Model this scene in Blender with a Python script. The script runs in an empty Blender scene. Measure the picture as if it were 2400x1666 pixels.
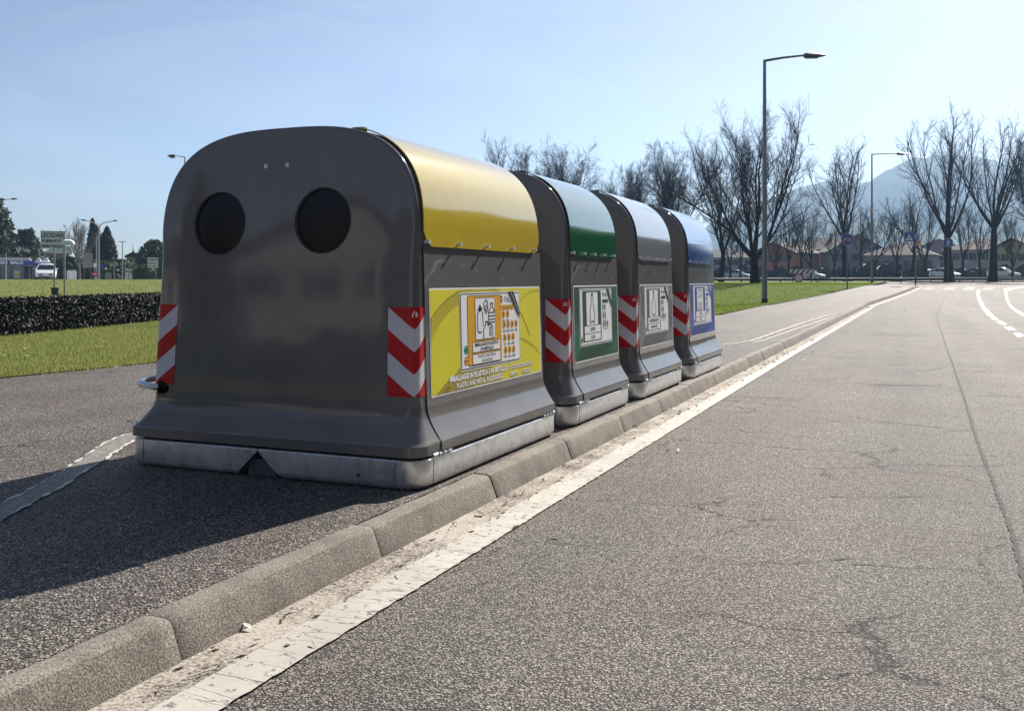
import bpy, bmesh, math, random
import numpy as np
from mathutils import Vector, Matrix, noise

sc = bpy.context.scene
COL = sc.collection
R = math.radians
PI = math.pi
random.seed(7)

# ---------------------------------------------------------------- camera
YAW = math.atan((2066 * 2400 / 2299 - 1200) / 2250)
CAM_H = 1.05
cam = bpy.data.cameras.new('camera')
cam.sensor_width = 36
cam.lens = 2250 / 2400 * 36
cam.shift_y = -178 / 2400
cam.clip_start = 0.05
cam.clip_end = 12000
camo = bpy.data.objects.new('camera', cam)
camo.location = (0, 0, CAM_H)
camo.rotation_euler = (PI / 2, 0, YAW)
COL.objects.link(camo)
sc.camera = camo

# ---------------------------------------------------------------- sky, sun, exposure
SUN_AZ, SUN_EL = R(9.5), R(36)          # azimuth to the right of +Y (the direction of the kerb)
world = bpy.data.worlds.new('World')
sc.world = world
world.use_nodes = True
wn, wl = world.node_tree.nodes, world.node_tree.links
sky = wn.new('ShaderNodeTexSky')
sky.sky_type = 'NISHITA'
sky.sun_disc = False
sky.sun_elevation = SUN_EL
sky.sun_rotation = SUN_AZ
sky.air_density = 0.85
sky.dust_density = 0.8
sky.ozone_density = 1.8
sky.altitude = 50
hsv = wn.new('ShaderNodeHueSaturation'); hsv.inputs['Saturation'].default_value = .88; hsv.inputs['Hue'].default_value = .512
wl.new(sky.outputs[0], hsv.inputs['Color'])
# thin veils of cirrus, a little brighter than the blue round them
wtc = wn.new('ShaderNodeTexCoord')
wmp = wn.new('ShaderNodeMapping'); wmp.inputs['Scale'].default_value = (1.2, 1.6, 6.5); wmp.inputs['Rotation'].default_value = (.12, .05, .5)
wl.new(wtc.outputs['Generated'], wmp.inputs[0])
wnz = wn.new('ShaderNodeTexNoise'); wnz.inputs['Scale'].default_value = 1.7; wnz.inputs['Detail'].default_value = 8; wnz.inputs['Roughness'].default_value = .62
wnz.inputs['Distortion'].default_value = .6
wl.new(wmp.outputs[0], wnz.inputs['Vector'])
wrp = wn.new('ShaderNodeMapRange'); wrp.inputs[1].default_value = .47; wrp.inputs[2].default_value = .80; wrp.inputs[3].default_value = 0; wrp.inputs[4].default_value = .26
wl.new(wnz.outputs['Fac'], wrp.inputs[0])
wmx = wn.new('ShaderNodeMix'); wmx.data_type = 'RGBA'
wl.new(wrp.outputs[0], wmx.inputs[0]); wl.new(hsv.outputs[0], wmx.inputs[6]); wmx.inputs[7].default_value = (9.5, 10.2, 11, 1)
wl.new(wmx.outputs[2], wn['Background'].inputs[0])
wn['Background'].inputs[1].default_value = 0.051
sun = bpy.data.lights.new('sun', 'SUN')
sun.energy = 5.0
sun.angle = R(0.5)
sun.color = (1.0, 0.93, 0.84)
suno = bpy.data.objects.new('sun', sun)
sd = Vector((math.sin(SUN_AZ) * math.cos(SUN_EL), math.cos(SUN_AZ) * math.cos(SUN_EL), math.sin(SUN_EL)))
suno.rotation_euler = sd.to_track_quat('Z', 'Y').to_euler()
suno.location = (0, 0, 60)
COL.objects.link(suno)
sc.view_settings.view_transform = 'Standard'
sc.view_settings.look = 'None'
sc.view_settings.exposure = 1.0
sc.view_settings.gamma = 1
sc.view_settings.use_curve_mapping = False
sc.render.engine = 'CYCLES'
sc.cycles.max_bounces = 6
sc.cycles.volume_bounces = 0

# ---------------------------------------------------------------- helpers
def sstep(a, b, x):
    t = min(1, max(0, (x - a) / (b - a)))
    return t * t * (3 - 2 * t)

CS, SN = math.cos(YAW), math.sin(YAW)
RP = ([0, 40, 50, 60, 79, 100, 150, 400], [0, 0, .30, .65, .77, .86, .95, 1.0])
LP = ([0, 50, 60, 75, 100, 400], [0, 0, .5, .99, 1.0, 1.02])
def gh(x, y):
    """height of the ground: flat by the bins, rising gently far ahead"""
    z = y * CS - x * SN
    w = sstep(-12, 8, x + .45 * z)
    return (1 - w) * float(np.interp(z, *LP)) + w * float(np.interp(z, *RP))

def ray(px):
    xc = (px - 1200) / 2250
    return xc * CS - SN, xc * SN + CS

def W(px, Z):
    """ground place at depth Z in the direction of photo column px"""
    dx, dy = ray(px)
    x, y = dx * Z, dy * Z
    return x, y, gh(x, y)

def at(px, py, off=0.0):
    """ground place seen at photo pixel (px, py)"""
    dx, dy = ray(px)
    k = (py - 655) / 2250
    Z = 1.0
    prev = 1.0
    while Z < 400:
        if CAM_H - k * Z <= gh(dx * Z, dy * Z) + off:
            break
        prev = Z
        Z *= 1.02
    a, b = prev, Z
    for _ in range(30):
        m = (a + b) / 2
        if CAM_H - k * m <= gh(dx * m, dy * m) + off: b = m
        else: a = m
    return dx * b, dy * b

def empty(name, loc=(0, 0, 0), rz=0.0):
    o = bpy.data.objects.new(name, None)
    o.empty_display_size = .2
    o.location = loc
    o.rotation_euler = (0, 0, rz)
    COL.objects.link(o)
    return o

def tag(o, label=None, cat=None, group=None, kind=None):
    if label: o['label'] = label
    if cat: o['category'] = cat
    if group: o['group'] = group
    if kind: o['kind'] = kind
    return o

def copy_tree(o, parent=None):
    c = o.copy()
    COL.objects.link(c)
    if parent is not None: c.parent = parent
    for ch in list(o.children): copy_tree(ch, c)
    return c

class MB:
    """collects shapes, links them as one mesh object"""
    def __init__(self): self.v, self.f, self.m = [], [], []
    def add(self, vs, fs, mi=0):
        b = len(self.v)
        self.v.extend(vs)
        for q in fs:
            self.f.append([b + i for i in q]); self.m.append(mi)
        return self
    def box(self, x0, y0, z0, x1, y1, z1, mi=0):
        vs = [(x0,y0,z0),(x1,y0,z0),(x1,y1,z0),(x0,y1,z0),(x0,y0,z1),(x1,y0,z1),(x1,y1,z1),(x0,y1,z1)]
        return self.add(vs, [(3,2,1,0),(4,5,6,7),(0,1,5,4),(1,2,6,5),(2,3,7,6),(3,0,4,7)], mi)
    def tube(self, path, rad, n=8, mi=0, cap=True):
        P = [Vector(p) for p in path]
        if not hasattr(rad, '__len__'): rad = [rad] * len(P)
        vs, fs = [], []
        t0 = (P[1] - P[0]).normalized()
        u = t0.orthogonal().normalized()
        for i, p in enumerate(P):
            a = P[max(0, i - 1)]; b = P[min(len(P) - 1, i + 1)]
            t = (b - a).normalized()
            u = (u - t * u.dot(t))
            u = u.normalized() if u.length > 1e-6 else t.orthogonal().normalized()
            w = t.cross(u)
            for k in range(n):
                an = 2 * PI * k / n
                vs.append(tuple(p + (u * math.cos(an) + w * math.sin(an)) * rad[i]))
        for i in range(len(P) - 1):
            for k in range(n):
                k2 = (k + 1) % n
                fs.append((i*n+k, i*n+k2, (i+1)*n+k2, (i+1)*n+k))
        if cap:
            fs.append(tuple(range(n - 1, -1, -1)))
            fs.append(tuple((len(P) - 1) * n + k for k in range(n)))
        return self.add(vs, fs, mi)
    def prism(self, poly, d0, d1, axis='y', mi=0):
        """polygon in two axes, extruded along the third"""
        def pt(a, b, d):
            return {'y': (a, d, b), 'x': (d, a, b), 'z': (a, b, d)}[axis]
        n = len(poly)
        vs = [pt(a, b, d0) for a, b in poly] + [pt(a, b, d1) for a, b in poly]
        fs = [tuple(range(n)), tuple(range(2*n-1, n-1, -1))]
        fs += [(i, i+n, (i+1) % n + n, (i+1) % n) for i in range(n)]
        return self.add(vs, fs, mi)
    def disc(self, c, r, axis='y', n=24, mi=0, d=None, ry=None):
        poly = [(c[0] + r*math.cos(2*PI*k/n), c[1] + (ry or r)*math.sin(2*PI*k/n)) for k in range(n)]
        return self.prism(poly, d[0], d[1], axis, mi)
    def lathe(self, prof, n=12, c=(0,0,0), mi=0):
        vs = [(c[0]+r*math.cos(2*PI*k/n), c[1]+r*math.sin(2*PI*k/n), c[2]+z) for r, z in prof for k in range(n)]
        fs = [(i*n+k, i*n+(k+1) % n, (i+1)*n+(k+1) % n, (i+1)*n+k) for i in range(len(prof)-1) for k in range(n)]
        fs += [tuple(range(n-1, -1, -1)), tuple((len(prof)-1)*n+k for k in range(n))]
        return self.add(vs, fs, mi)
    def mesh(self, name, mats, smooth=None):
        me = bpy.data.meshes.new(name)
        me.from_pydata([tuple(p) for p in self.v], [], self.f)
        for m in (mats if isinstance(mats, (list, tuple)) else [mats]): me.materials.append(m)
        if any(self.m): me.polygons.foreach_set('material_index', self.m)
        fix_mesh(me, smooth)
        return me
    def build(self, name, mats, parent=None, smooth=None, loc=None):
        o = bpy.data.objects.new(name, self.mesh(name, mats, smooth))
        COL.objects.link(o)
        if parent is not None: o.parent = parent
        if loc is not None: o.location = loc
        return o

def fix_mesh(me, smooth=None, normals=True):
    if normals and len(me.polygons) < 60000:
        bm = bmesh.new(); bm.from_mesh(me)
        bmesh.ops.recalc_face_normals(bm, faces=bm.faces)
        bm.to_mesh(me); bm.free()
    if smooth is not None:
        me.polygons.foreach_set('use_smooth', [True] * len(me.polygons))
        me.set_sharp_from_angle(angle=R(smooth))
    me.update()

def from_np(name, verts, faces, mats, mat_idx=None, parent=None):
    """verts (n,3), faces (m,k) -> object, fast"""
    me = bpy.data.meshes.new(name)
    n, k = faces.shape
    me.vertices.add(len(verts)); me.vertices.foreach_set('co', np.asarray(verts, dtype=np.float32).ravel())
    me.loops.add(n * k); me.loops.foreach_set('vertex_index', faces.astype(np.int32).ravel())
    me.polygons.add(n)
    me.polygons.foreach_set('loop_start', np.arange(0, n * k, k, dtype=np.int32))
    me.polygons.foreach_set('loop_total', np.full(n, k, dtype=np.int32))
    for m in (mats if isinstance(mats, (list, tuple)) else [mats]): me.materials.append(m)
    if mat_idx is not None: me.polygons.foreach_set('material_index', np.asarray(mat_idx, dtype=np.int32))
    me.update(calc_edges=True)
    o = bpy.data.objects.new(name, me)
    COL.objects.link(o)
    if parent is not None: o.parent = parent
    return o

def boolean_cut(o, cutter_mb):
    c = cutter_mb.build('cutter', M['dark'], o.parent)
    md = o.modifiers.new('cut', 'BOOLEAN')
    md.operation = 'DIFFERENCE'; md.solver = 'EXACT'; md.object = c
    bpy.context.view_layer.update()
    dg = bpy.context.evaluated_depsgraph_get()
    me = bpy.data.meshes.new_from_object(o.evaluated_get(dg))
    o.modifiers.clear()
    old = o.data
    o.data = me
    me.name = old.name
    bpy.data.meshes.remove(old)
    cm = c.data
    bpy.data.objects.remove(c); bpy.data.meshes.remove(cm)

_txt = {}
def text_mesh(body, size, align='CENTER', bold=0.0, squeeze=1.0):
    """verts (x, y) and faces of a line of lettering"""
    cu = bpy.data.curves.new('lettering', 'FONT')
    cu.body = body; cu.size = size; cu.align_x = align; cu.align_y = 'CENTER'
    cu.resolution_u = 2; cu.offset = bold; cu.fill_mode = 'FRONT'
    ob = bpy.data.objects.new('lettering', cu)
    me = bpy.data.meshes.new_from_object(ob)
    vs = [(v.co.x * squeeze, v.co.y) for v in me.vertices]
    fs = [tuple(p.vertices) for p in me.polygons]
    bpy.data.objects.remove(ob); bpy.data.curves.remove(cu); bpy.data.meshes.remove(me)
    return vs, fs

# ---------------------------------------------------------------- materials
M = {}
def nodes_of(name):
    m = bpy.data.materials.new(name); m.use_nodes = True
    nt = m.node_tree
    return m, nt.nodes, nt.links, nt.nodes['Principled BSDF']

def N(ns, t, **kw):
    n = ns.new(t)
    for k, v in kw.items():
        if k.startswith('i_'):
            key = k[2:]
            n.inputs[int(key) if key.isdigit() else key.replace('_', ' ')].default_value = v
        else: setattr(n, k, v)
    return n

def ramp(ns, stops, interp='LINEAR'):
    r = ns.new('ShaderNodeValToRGB')
    r.color_ramp.interpolation = interp
    while len(r.color_ramp.elements) < len(stops): r.color_ramp.elements.new(.5)
    for e, (p, c) in zip(r.color_ramp.elements, stops):
        e.position = p; e.color = (*c, 1) if len(c) == 3 else c
    return r

def plain(name, col, rough=.5, metal=0.0, var=.12, scale=6.0, bump=0.0, bscale=40., spec=.5, coat=0.0, emit=0.0):
    m, ns, ls, p = nodes_of(name)
    tc = N(ns, 'ShaderNodeTexCoord')
    nz = N(ns, 'ShaderNodeTexNoise', i_Scale=scale, i_Detail=5.0)
    ls.new(tc.outputs['Object'], nz.inputs['Vector'])
    a = tuple(max(0, c * (1 - var)) for c in col); b = tuple(min(1, c * (1 + var)) for c in col)
    rp = ramp(ns, [(.3, a), (.7, b)])
    ls.new(nz.outputs['Fac'], rp.inputs[0]); ls.new(rp.outputs[0], p.inputs['Base Color'])
    p.inputs['Roughness'].default_value = rough; p.inputs['Metallic'].default_value = metal
    p.inputs['Specular IOR Level'].default_value = spec
    if coat: p.inputs['Coat Weight'].default_value = coat; p.inputs['Coat Roughness'].default_value = .06
    if bump:
        n2 = N(ns, 'ShaderNodeTexNoise', i_Scale=bscale, i_Detail=6.0)
        ls.new(tc.outputs['Object'], n2.inputs['Vector'])
        b2 = N(ns, 'ShaderNodeBump', i_Strength=bump, i_Distance=.01)
        ls.new(n2.outputs['Fac'], b2.inputs['Height']); ls.new(b2.outputs[0], p.inputs['Normal'])
    M[name] = m
    return m

def asphalt(name, scale, stones, gap, bump, big=.25, tint=(1, 1, 1), rough=.72, cracks=0.0):
    m, ns, ls, p = nodes_of(name)
    tc = N(ns, 'ShaderNodeTexCoord')
    wob = N(ns, 'ShaderNodeTexNoise', i_Scale=scale * .8, i_Detail=1.0)
    ls.new(tc.outputs['Object'], wob.inputs['Vector'])
    mx = N(ns, 'ShaderNodeVectorMath', operation='MULTIPLY_ADD')
    ls.new(wob.outputs['Color'], mx.inputs[0]); mx.inputs[1].default_value = (.008, .008, .008)
    ls.new(tc.outputs['Object'], mx.inputs[2])
    vo = N(ns, 'ShaderNodeTexVoronoi', i_Scale=scale)
    ls.new(mx.outputs[0], vo.inputs['Vector'])
    vb = N(ns, 'ShaderNodeTexVoronoi', i_Scale=scale * 1.9)
    ls.new(mx.outputs[0], vb.inputs['Vector'])
    sep = N(ns, 'ShaderNodeSeparateColor'); ls.new(vo.outputs['Color'], sep.inputs[0])
    st = ramp(ns, stones); ls.new(sep.outputs[0], st.inputs[0])
    # joints between the stones
    jr = ramp(ns, [(.38, (1, 1, 1)), (.60, (gap, gap, gap))]); ls.new(vo.outputs['Distance'], jr.inputs[0])
    mul = N(ns, 'ShaderNodeMix', data_type='RGBA', blend_type='MULTIPLY'); mul.inputs[0].default_value = 1
    ls.new(st.outputs[0], mul.inputs[6]); ls.new(jr.outputs[0], mul.inputs[7])
    # wear in large patches, with a faint pink / green drift
    n1 = N(ns, 'ShaderNodeTexNoise', i_Scale=.9, i_Detail=6.0, i_Roughness=.6)
    ls.new(tc.outputs['Object'], n1.inputs['Vector'])
    pr = ramp(ns, [(.3, tuple(t * (1 - big) for t in (tint[0]*1.04, tint[1]*.97, tint[2]*1.0))), (.52, tint), (.72, tuple(t * (1 + big) for t in (tint[0]*.98, tint[1]*1.01, tint[2]*.97)))])
    ls.new(n1.outputs['Fac'], pr.inputs[0])
    m2 = N(ns, 'ShaderNodeMix', data_type='RGBA', blend_type='MULTIPLY'); m2.inputs[0].default_value = 1
    ls.new(mul.outputs[2], m2.inputs[6]); ls.new(pr.outputs[0], m2.inputs[7])
    # worn tracks along the driving direction and oily stains
    mw = N(ns, 'ShaderNodeMapping'); mw.inputs['Scale'].default_value = (1.15, .05, 1); ls.new(tc.outputs['Object'], mw.inputs[0])
    nw = N(ns, 'ShaderNodeTexNoise', i_Scale=1.0, i_Detail=3.0); ls.new(mw.outputs[0], nw.inputs['Vector'])
    ns2 = N(ns, 'ShaderNodeTexNoise', i_Scale=.38, i_Detail=7.0, i_Roughness=.62); ls.new(tc.outputs['Object'], ns2.inputs['Vector'])
    wr = ramp(ns, [(.32, (.80, .80, .81)), (.5, (1, 1, 1)), (.68, (1.16, 1.14, 1.10))]); ls.new(nw.outputs['Fac'], wr.inputs[0])
    sr = ramp(ns, [(.28, (.70, .69, .68)), (.42, (1, .99, .98)), (.7, (1.12, 1.09, 1.06))]); ls.new(ns2.outputs['Fac'], sr.inputs[0])
    m3 = N(ns, 'ShaderNodeMix', data_type='RGBA', blend_type='MULTIPLY'); m3.inputs[0].default_value = 1
    ls.new(m2.outputs[2], m3.inputs[6]); ls.new(wr.outputs[0], m3.inputs[7])
    m4 = N(ns, 'ShaderNodeMix', data_type='RGBA', blend_type='MULTIPLY'); m4.inputs[0].default_value = 1
    ls.new(m3.outputs[2], m4.inputs[6]); ls.new(sr.outputs[0], m4.inputs[7])
    m2 = m4
    crk = None
    if cracks:
        cn = N(ns, 'ShaderNodeTexNoise', i_Scale=2.6, i_Detail=7.0, i_Roughness=.7); ls.new(tc.outputs['Object'], cn.inputs['Vector'])
        cm = N(ns, 'ShaderNodeMapping'); cm.inputs['Scale'].default_value = (.75, 1.5, 1); ls.new(tc.outputs['Object'], cm.inputs[0])
        ca = N(ns, 'ShaderNodeVectorMath', operation='MULTIPLY_ADD'); ca.inputs[1].default_value = (.55, .55, 0)
        ls.new(cn.outputs['Color'], ca.inputs[0]); ls.new(cm.outputs[0], ca.inputs[2])
        cv = N(ns, 'ShaderNodeTexVoronoi', feature='DISTANCE_TO_EDGE', i_Scale=1.1); ls.new(ca.outputs[0], cv.inputs['Vector'])
        cw = N(ns, 'ShaderNodeMapRange'); cw.inputs[1].default_value = .001; cw.inputs[2].default_value = .011; cw.inputs[3].default_value = 1; cw.inputs[4].default_value = 0
        ls.new(cv.outputs['Distance'], cw.inputs[0])
        cp = N(ns, 'ShaderNodeTexNoise', i_Scale=.55, i_Detail=4.0); ls.new(tc.outputs['Object'], cp.inputs['Vector'])
        cr = N(ns, 'ShaderNodeMapRange'); cr.inputs[1].default_value = .44; cr.inputs[2].default_value = .56
        ls.new(cp.outputs['Fac'], cr.inputs[0])
        ck = N(ns, 'ShaderNodeMath', operation='MULTIPLY'); ls.new(cw.outputs[0], ck.inputs[0]); ls.new(cr.outputs[0], ck.inputs[1])
        k2 = N(ns, 'ShaderNodeMath', operation='MULTIPLY'); k2.inputs[1].default_value = cracks; ls.new(ck.outputs[0], k2.inputs[0])
        m5 = N(ns, 'ShaderNodeMix', data_type='RGBA'); ls.new(k2.outputs[0], m5.inputs[0]); ls.new(m4.outputs[2], m5.inputs[6]); m5.inputs[7].default_value = (.02, .018, .016, 1)
        m2 = m5; crk = k2
    ls.new(m2.outputs[2], p.inputs['Base Color'])
    # height: domed stones of different height
    hr = ramp(ns, [(.0, (1, 1, 1)), (.38, (.8, .8, .8)), (.75, (0, 0, 0))]); ls.new(vo.outputs['Distance'], hr.inputs[0])
    a1 = N(ns, 'ShaderNodeMath', operation='MULTIPLY_ADD'); a1.inputs[1].default_value = .55
    ls.new(sep.outputs[1], a1.inputs[0]); ls.new(hr.outputs[0], a1.inputs[2])
    a2 = N(ns, 'ShaderNodeMath', operation='MULTIPLY_ADD'); a2.inputs[1].default_value = -.5
    ls.new(vb.outputs['Distance'], a2.inputs[0]); ls.new(a1.outputs[0], a2.inputs[2])
    bp = N(ns, 'ShaderNodeBump', i_Strength=bump, i_Distance=.004)
    hs = a2.outputs[0]
    if crk:
        a3 = N(ns, 'ShaderNodeMath', operation='MULTIPLY_ADD'); a3.inputs[1].default_value = -2.2
        ls.new(crk.outputs[0], a3.inputs[0]); ls.new(hs, a3.inputs[2]); hs = a3.outputs[0]
    ls.new(hs, bp.inputs['Height']); ls.new(bp.outputs[0], p.inputs['Normal'])
    p.inputs['Roughness'].default_value = rough
    p.inputs['Specular IOR Level'].default_value = .25
    M[name] = m
    return m

def bin_paint():
    m, ns, ls, p = nodes_of('grey_paint')
    tc = N(ns, 'ShaderNodeTexCoord')
    nz = N(ns, 'ShaderNodeTexNoise', i_Scale=3.0, i_Detail=6.0)
    ls.new(tc.outputs['Object'], nz.inputs['Vector'])
    rp = ramp(ns, [(.3, (.132, .128, .125)), (.7, (.152, .147, .142))])
    ls.new(nz.outputs['Fac'], rp.inputs[0])
    # faint runs of dirt down the sides and dust low on the skirt
    ms = N(ns, 'ShaderNodeMapping'); ms.inputs['Scale'].default_value = (14, 14, .8); ls.new(tc.outputs['Object'], ms.inputs[0])
    nd = N(ns, 'ShaderNodeTexNoise', i_Scale=1.0, i_Detail=5.0, i_Roughness=.6); ls.new(ms.outputs[0], nd.inputs['Vector'])
    dr = ramp(ns, [(.50, (0, 0, 0)), (.74, (.09, .09, .09))]); ls.new(nd.outputs['Fac'], dr.inputs[0])
    sz = N(ns, 'ShaderNodeSeparateXYZ'); ls.new(tc.outputs['Object'], sz.inputs[0])
    lo_ = N(ns, 'ShaderNodeMapRange', interpolation_type='SMOOTHSTEP'); lo_.inputs[1].default_value = .42; lo_.inputs[2].default_value = .18; lo_.inputs[4].default_value = .20
    ls.new(sz.outputs[2], lo_.inputs[0])
    lm = N(ns, 'ShaderNodeMath', operation='MULTIPLY'); ls.new(lo_.outputs[0], lm.inputs[0]); ls.new(nz.outputs['Fac'], lm.inputs[1])
    dsum = N(ns, 'ShaderNodeMath', operation='ADD'); ls.new(dr.outputs[0], dsum.inputs[0]); ls.new(lm.outputs[0], dsum.inputs[1])
    dmx = N(ns, 'ShaderNodeMix', data_type='RGBA'); ls.new(dsum.outputs[0], dmx.inputs[0]); ls.new(rp.outputs[0], dmx.inputs[6]); dmx.inputs[7].default_value = (.26, .235, .20, 1)
    # pale rubbed arcs above the stickers
    sp = N(ns, 'ShaderNodeSeparateXYZ'); ls.new(tc.outputs['Object'], sp.inputs[0])
    mp = N(ns, 'ShaderNodeMapping'); mp.inputs['Scale'].default_value = (0, 1.0, 2.6); mp.inputs['Location'].default_value = (0, -.95, -2.45)
    ls.new(tc.outputs['Object'], mp.inputs[0])
    dn = N(ns, 'ShaderNodeTexNoise', i_Scale=2.2, i_Detail=4.0)
    ls.new(tc.outputs['Object'], dn.inputs['Vector'])
    ad = N(ns, 'ShaderNodeVectorMath', operation='MULTIPLY_ADD'); ad.inputs[1].default_value = (0, .5, .5)
    ls.new(dn.outputs['Color'], ad.inputs[0]); ls.new(mp.outputs[0], ad.inputs[2])
    wv = N(ns, 'ShaderNodeTexWave', wave_type='RINGS', rings_direction='X', i_Scale=1.1, i_Distortion=3.0, i_Detail=4.0)
    wv.inputs['Detail Scale'].default_value = 1.6
    ls.new(ad.outputs[0], wv.inputs['Vector'])
    ln = ramp(ns, [(.90, (0, 0, 0)), (.985, (1, 1, 1))]); ls.new(wv.outputs['Fac'], ln.inputs[0])
    mk = ramp(ns, [(.0, (0, 0, 0)), (.42, (0, 0, 0)), (.60, (1, 1, 1))])
    n3 = N(ns, 'ShaderNodeTexNoise', i_Scale=3.1, i_Detail=3.0); ls.new(tc.outputs['Object'], n3.inputs['Vector'])
    ls.new(n3.outputs['Fac'], mk.inputs[0])
    zr = N(ns, 'ShaderNodeMapRange', interpolation_type='SMOOTHSTEP'); zr.inputs[1].default_value = .98; zr.inputs[2].default_value = 1.06
    ls.new(sp.outputs[2], zr.inputs[0])
    zr2 = N(ns, 'ShaderNodeMapRange', interpolation_type='SMOOTHSTEP'); zr2.inputs[1].default_value = 1.2; zr2.inputs[2].default_value = 1.13
    ls.new(sp.outputs[2], zr2.inputs[0])
    xr = N(ns, 'ShaderNodeMath', operation='GREATER_THAN'); xr.inputs[1].default_value = .83; ls.new(sp.outputs[0], xr.inputs[0])
    prod = None
    for s in (ln.outputs[0], mk.outputs[0], zr.outputs[0], zr2.outputs[0], xr.outputs[0]):
        if prod is None: prod = s; continue
        k = N(ns, 'ShaderNodeMath', operation='MULTIPLY'); ls.new(prod, k.inputs[0]); ls.new(s, k.inputs[1]); prod = k.outputs[0]
    k = N(ns, 'ShaderNodeMath', operation='MULTIPLY'); ls.new(prod, k.inputs[0]); k.inputs[1].default_value = .36
    mix = N(ns, 'ShaderNodeMix', data_type='RGBA'); ls.new(k.outputs[0], mix.inputs[0])
    ls.new(dmx.outputs[2], mix.inputs[6]); mix.inputs[7].default_value = (.5, .5, .49, 1)
    ls.new(mix.outputs[2], p.inputs['Base Color'])
    rr = ramp(ns, [(.35, (.05, .05, .05)), (.75, (.11, .11, .11))])
    n4 = N(ns, 'ShaderNodeTexNoise', i_Scale=9.0, i_Detail=4.0); ls.new(tc.outputs['Object'], n4.inputs['Vector'])
    ls.new(n4.outputs['Fac'], rr.inputs[0]); ls.new(rr.outputs[0], p.inputs['Roughness'])
    n5 = N(ns, 'ShaderNodeTexNoise', i_Scale=1.7, i_Detail=2.0); ls.new(tc.outputs['Object'], n5.inputs['Vector'])
    b5 = N(ns, 'ShaderNodeBump', i_Strength=.10, i_Distance=.02); ls.new(n5.outputs['Fac'], b5.inputs['Height'])
    ls.new(b5.outputs[0], p.inputs['Normal'])
    p.inputs['Specular IOR Level'].default_value = .47
    M['paint'] = m

def lid_paint(name, col, rough=.07):
    m, ns, ls, p = nodes_of(name)
    tc = N(ns, 'ShaderNodeTexCoord')
    mp = N(ns, 'ShaderNodeMapping'); mp.inputs['Scale'].default_value = (3, 30, 1.2)   # rain streaks down the sheet
    ls.new(tc.outputs['Object'], mp.inputs[0])
    nz = N(ns, 'ShaderNodeTexNoise', i_Scale=1.0, i_Detail=6.0)
    ls.new(mp.outputs[0], nz.inputs['Vector'])
    rp = ramp(ns, [(.3, tuple(c * .93 for c in col)), (.7, col)])
    ls.new(nz.outputs['Fac'], rp.inputs[0]); ls.new(rp.outputs[0], p.inputs['Base Color'])
    rr = ramp(ns, [(.3, (rough, rough, rough)), (.7, (rough + .012,) * 3)]); ls.new(nz.outputs['Fac'], rr.inputs[0])
    ls.new(rr.outputs[0], p.inputs['Roughness'])
    p.inputs['Specular IOR Level'].default_value = .75
    p.inputs['Coat Weight'].default_value = 1; p.inputs['Coat Roughness'].default_value = .09; p.inputs['Coat IOR'].default_value = 1.5
    M[name] = m

def galvanised():
    m, ns, ls, p = nodes_of('galvanised_steel')
    tc = N(ns, 'ShaderNodeTexCoord')
    vo = N(ns, 'ShaderNodeTexVoronoi', i_Scale=22.0); ls.new(tc.outputs['Object'], vo.inputs['Vector'])
    mp = N(ns, 'ShaderNodeMapping'); mp.inputs['Scale'].default_value = (8, 8, 3.0); ls.new(tc.outputs['Object'], mp.inputs[0])
    nz = N(ns, 'ShaderNodeTexNoise', i_Scale=1.0, i_Detail=7.0, i_Roughness=.65); ls.new(mp.outputs[0], nz.inputs['Vector'])
    rp = ramp(ns, [(.26, (.56, .58, .60)), (.5, (.68, .71, .73)), (.74, (.78, .80, .81))]); ls.new(nz.outputs['Fac'], rp.inputs[0])
    sp = N(ns, 'ShaderNodeSeparateColor'); ls.new(vo.outputs['Color'], sp.inputs[0])
    r2 = ramp(ns, [(0, (.86, .86, .86)), (1, (1.06, 1.06, 1.06))]); ls.new(sp.outputs[0], r2.inputs[0])
    mu = N(ns, 'ShaderNodeMix', data_type='RGBA', blend_type='MULTIPLY'); mu.inputs[0].default_value = 1
    ls.new(rp.outputs[0], mu.inputs[6]); ls.new(r2.outputs[0], mu.inputs[7]); ls.new(mu.outputs[2], p.inputs['Base Color'])
    p.inputs['Metallic'].default_value = .65
    r3 = ramp(ns, [(.3, (.22,) * 3), (.7, (.42,) * 3)]); ls.new(nz.outputs['Fac'], r3.inputs[0]); ls.new(r3.outputs[0], p.inputs['Roughness'])
    n5 = N(ns, 'ShaderNodeTexNoise', i_Scale=14.0, i_Detail=3.0); ls.new(tc.outputs['Object'], n5.inputs['Vector'])
    b5 = N(ns, 'ShaderNodeBump', i_Strength=.25, i_Distance=.006); ls.new(n5.outputs['Fac'], b5.inputs['Height']); ls.new(b5.outputs[0], p.inputs['Normal'])
    M['galv'] = m

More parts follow.
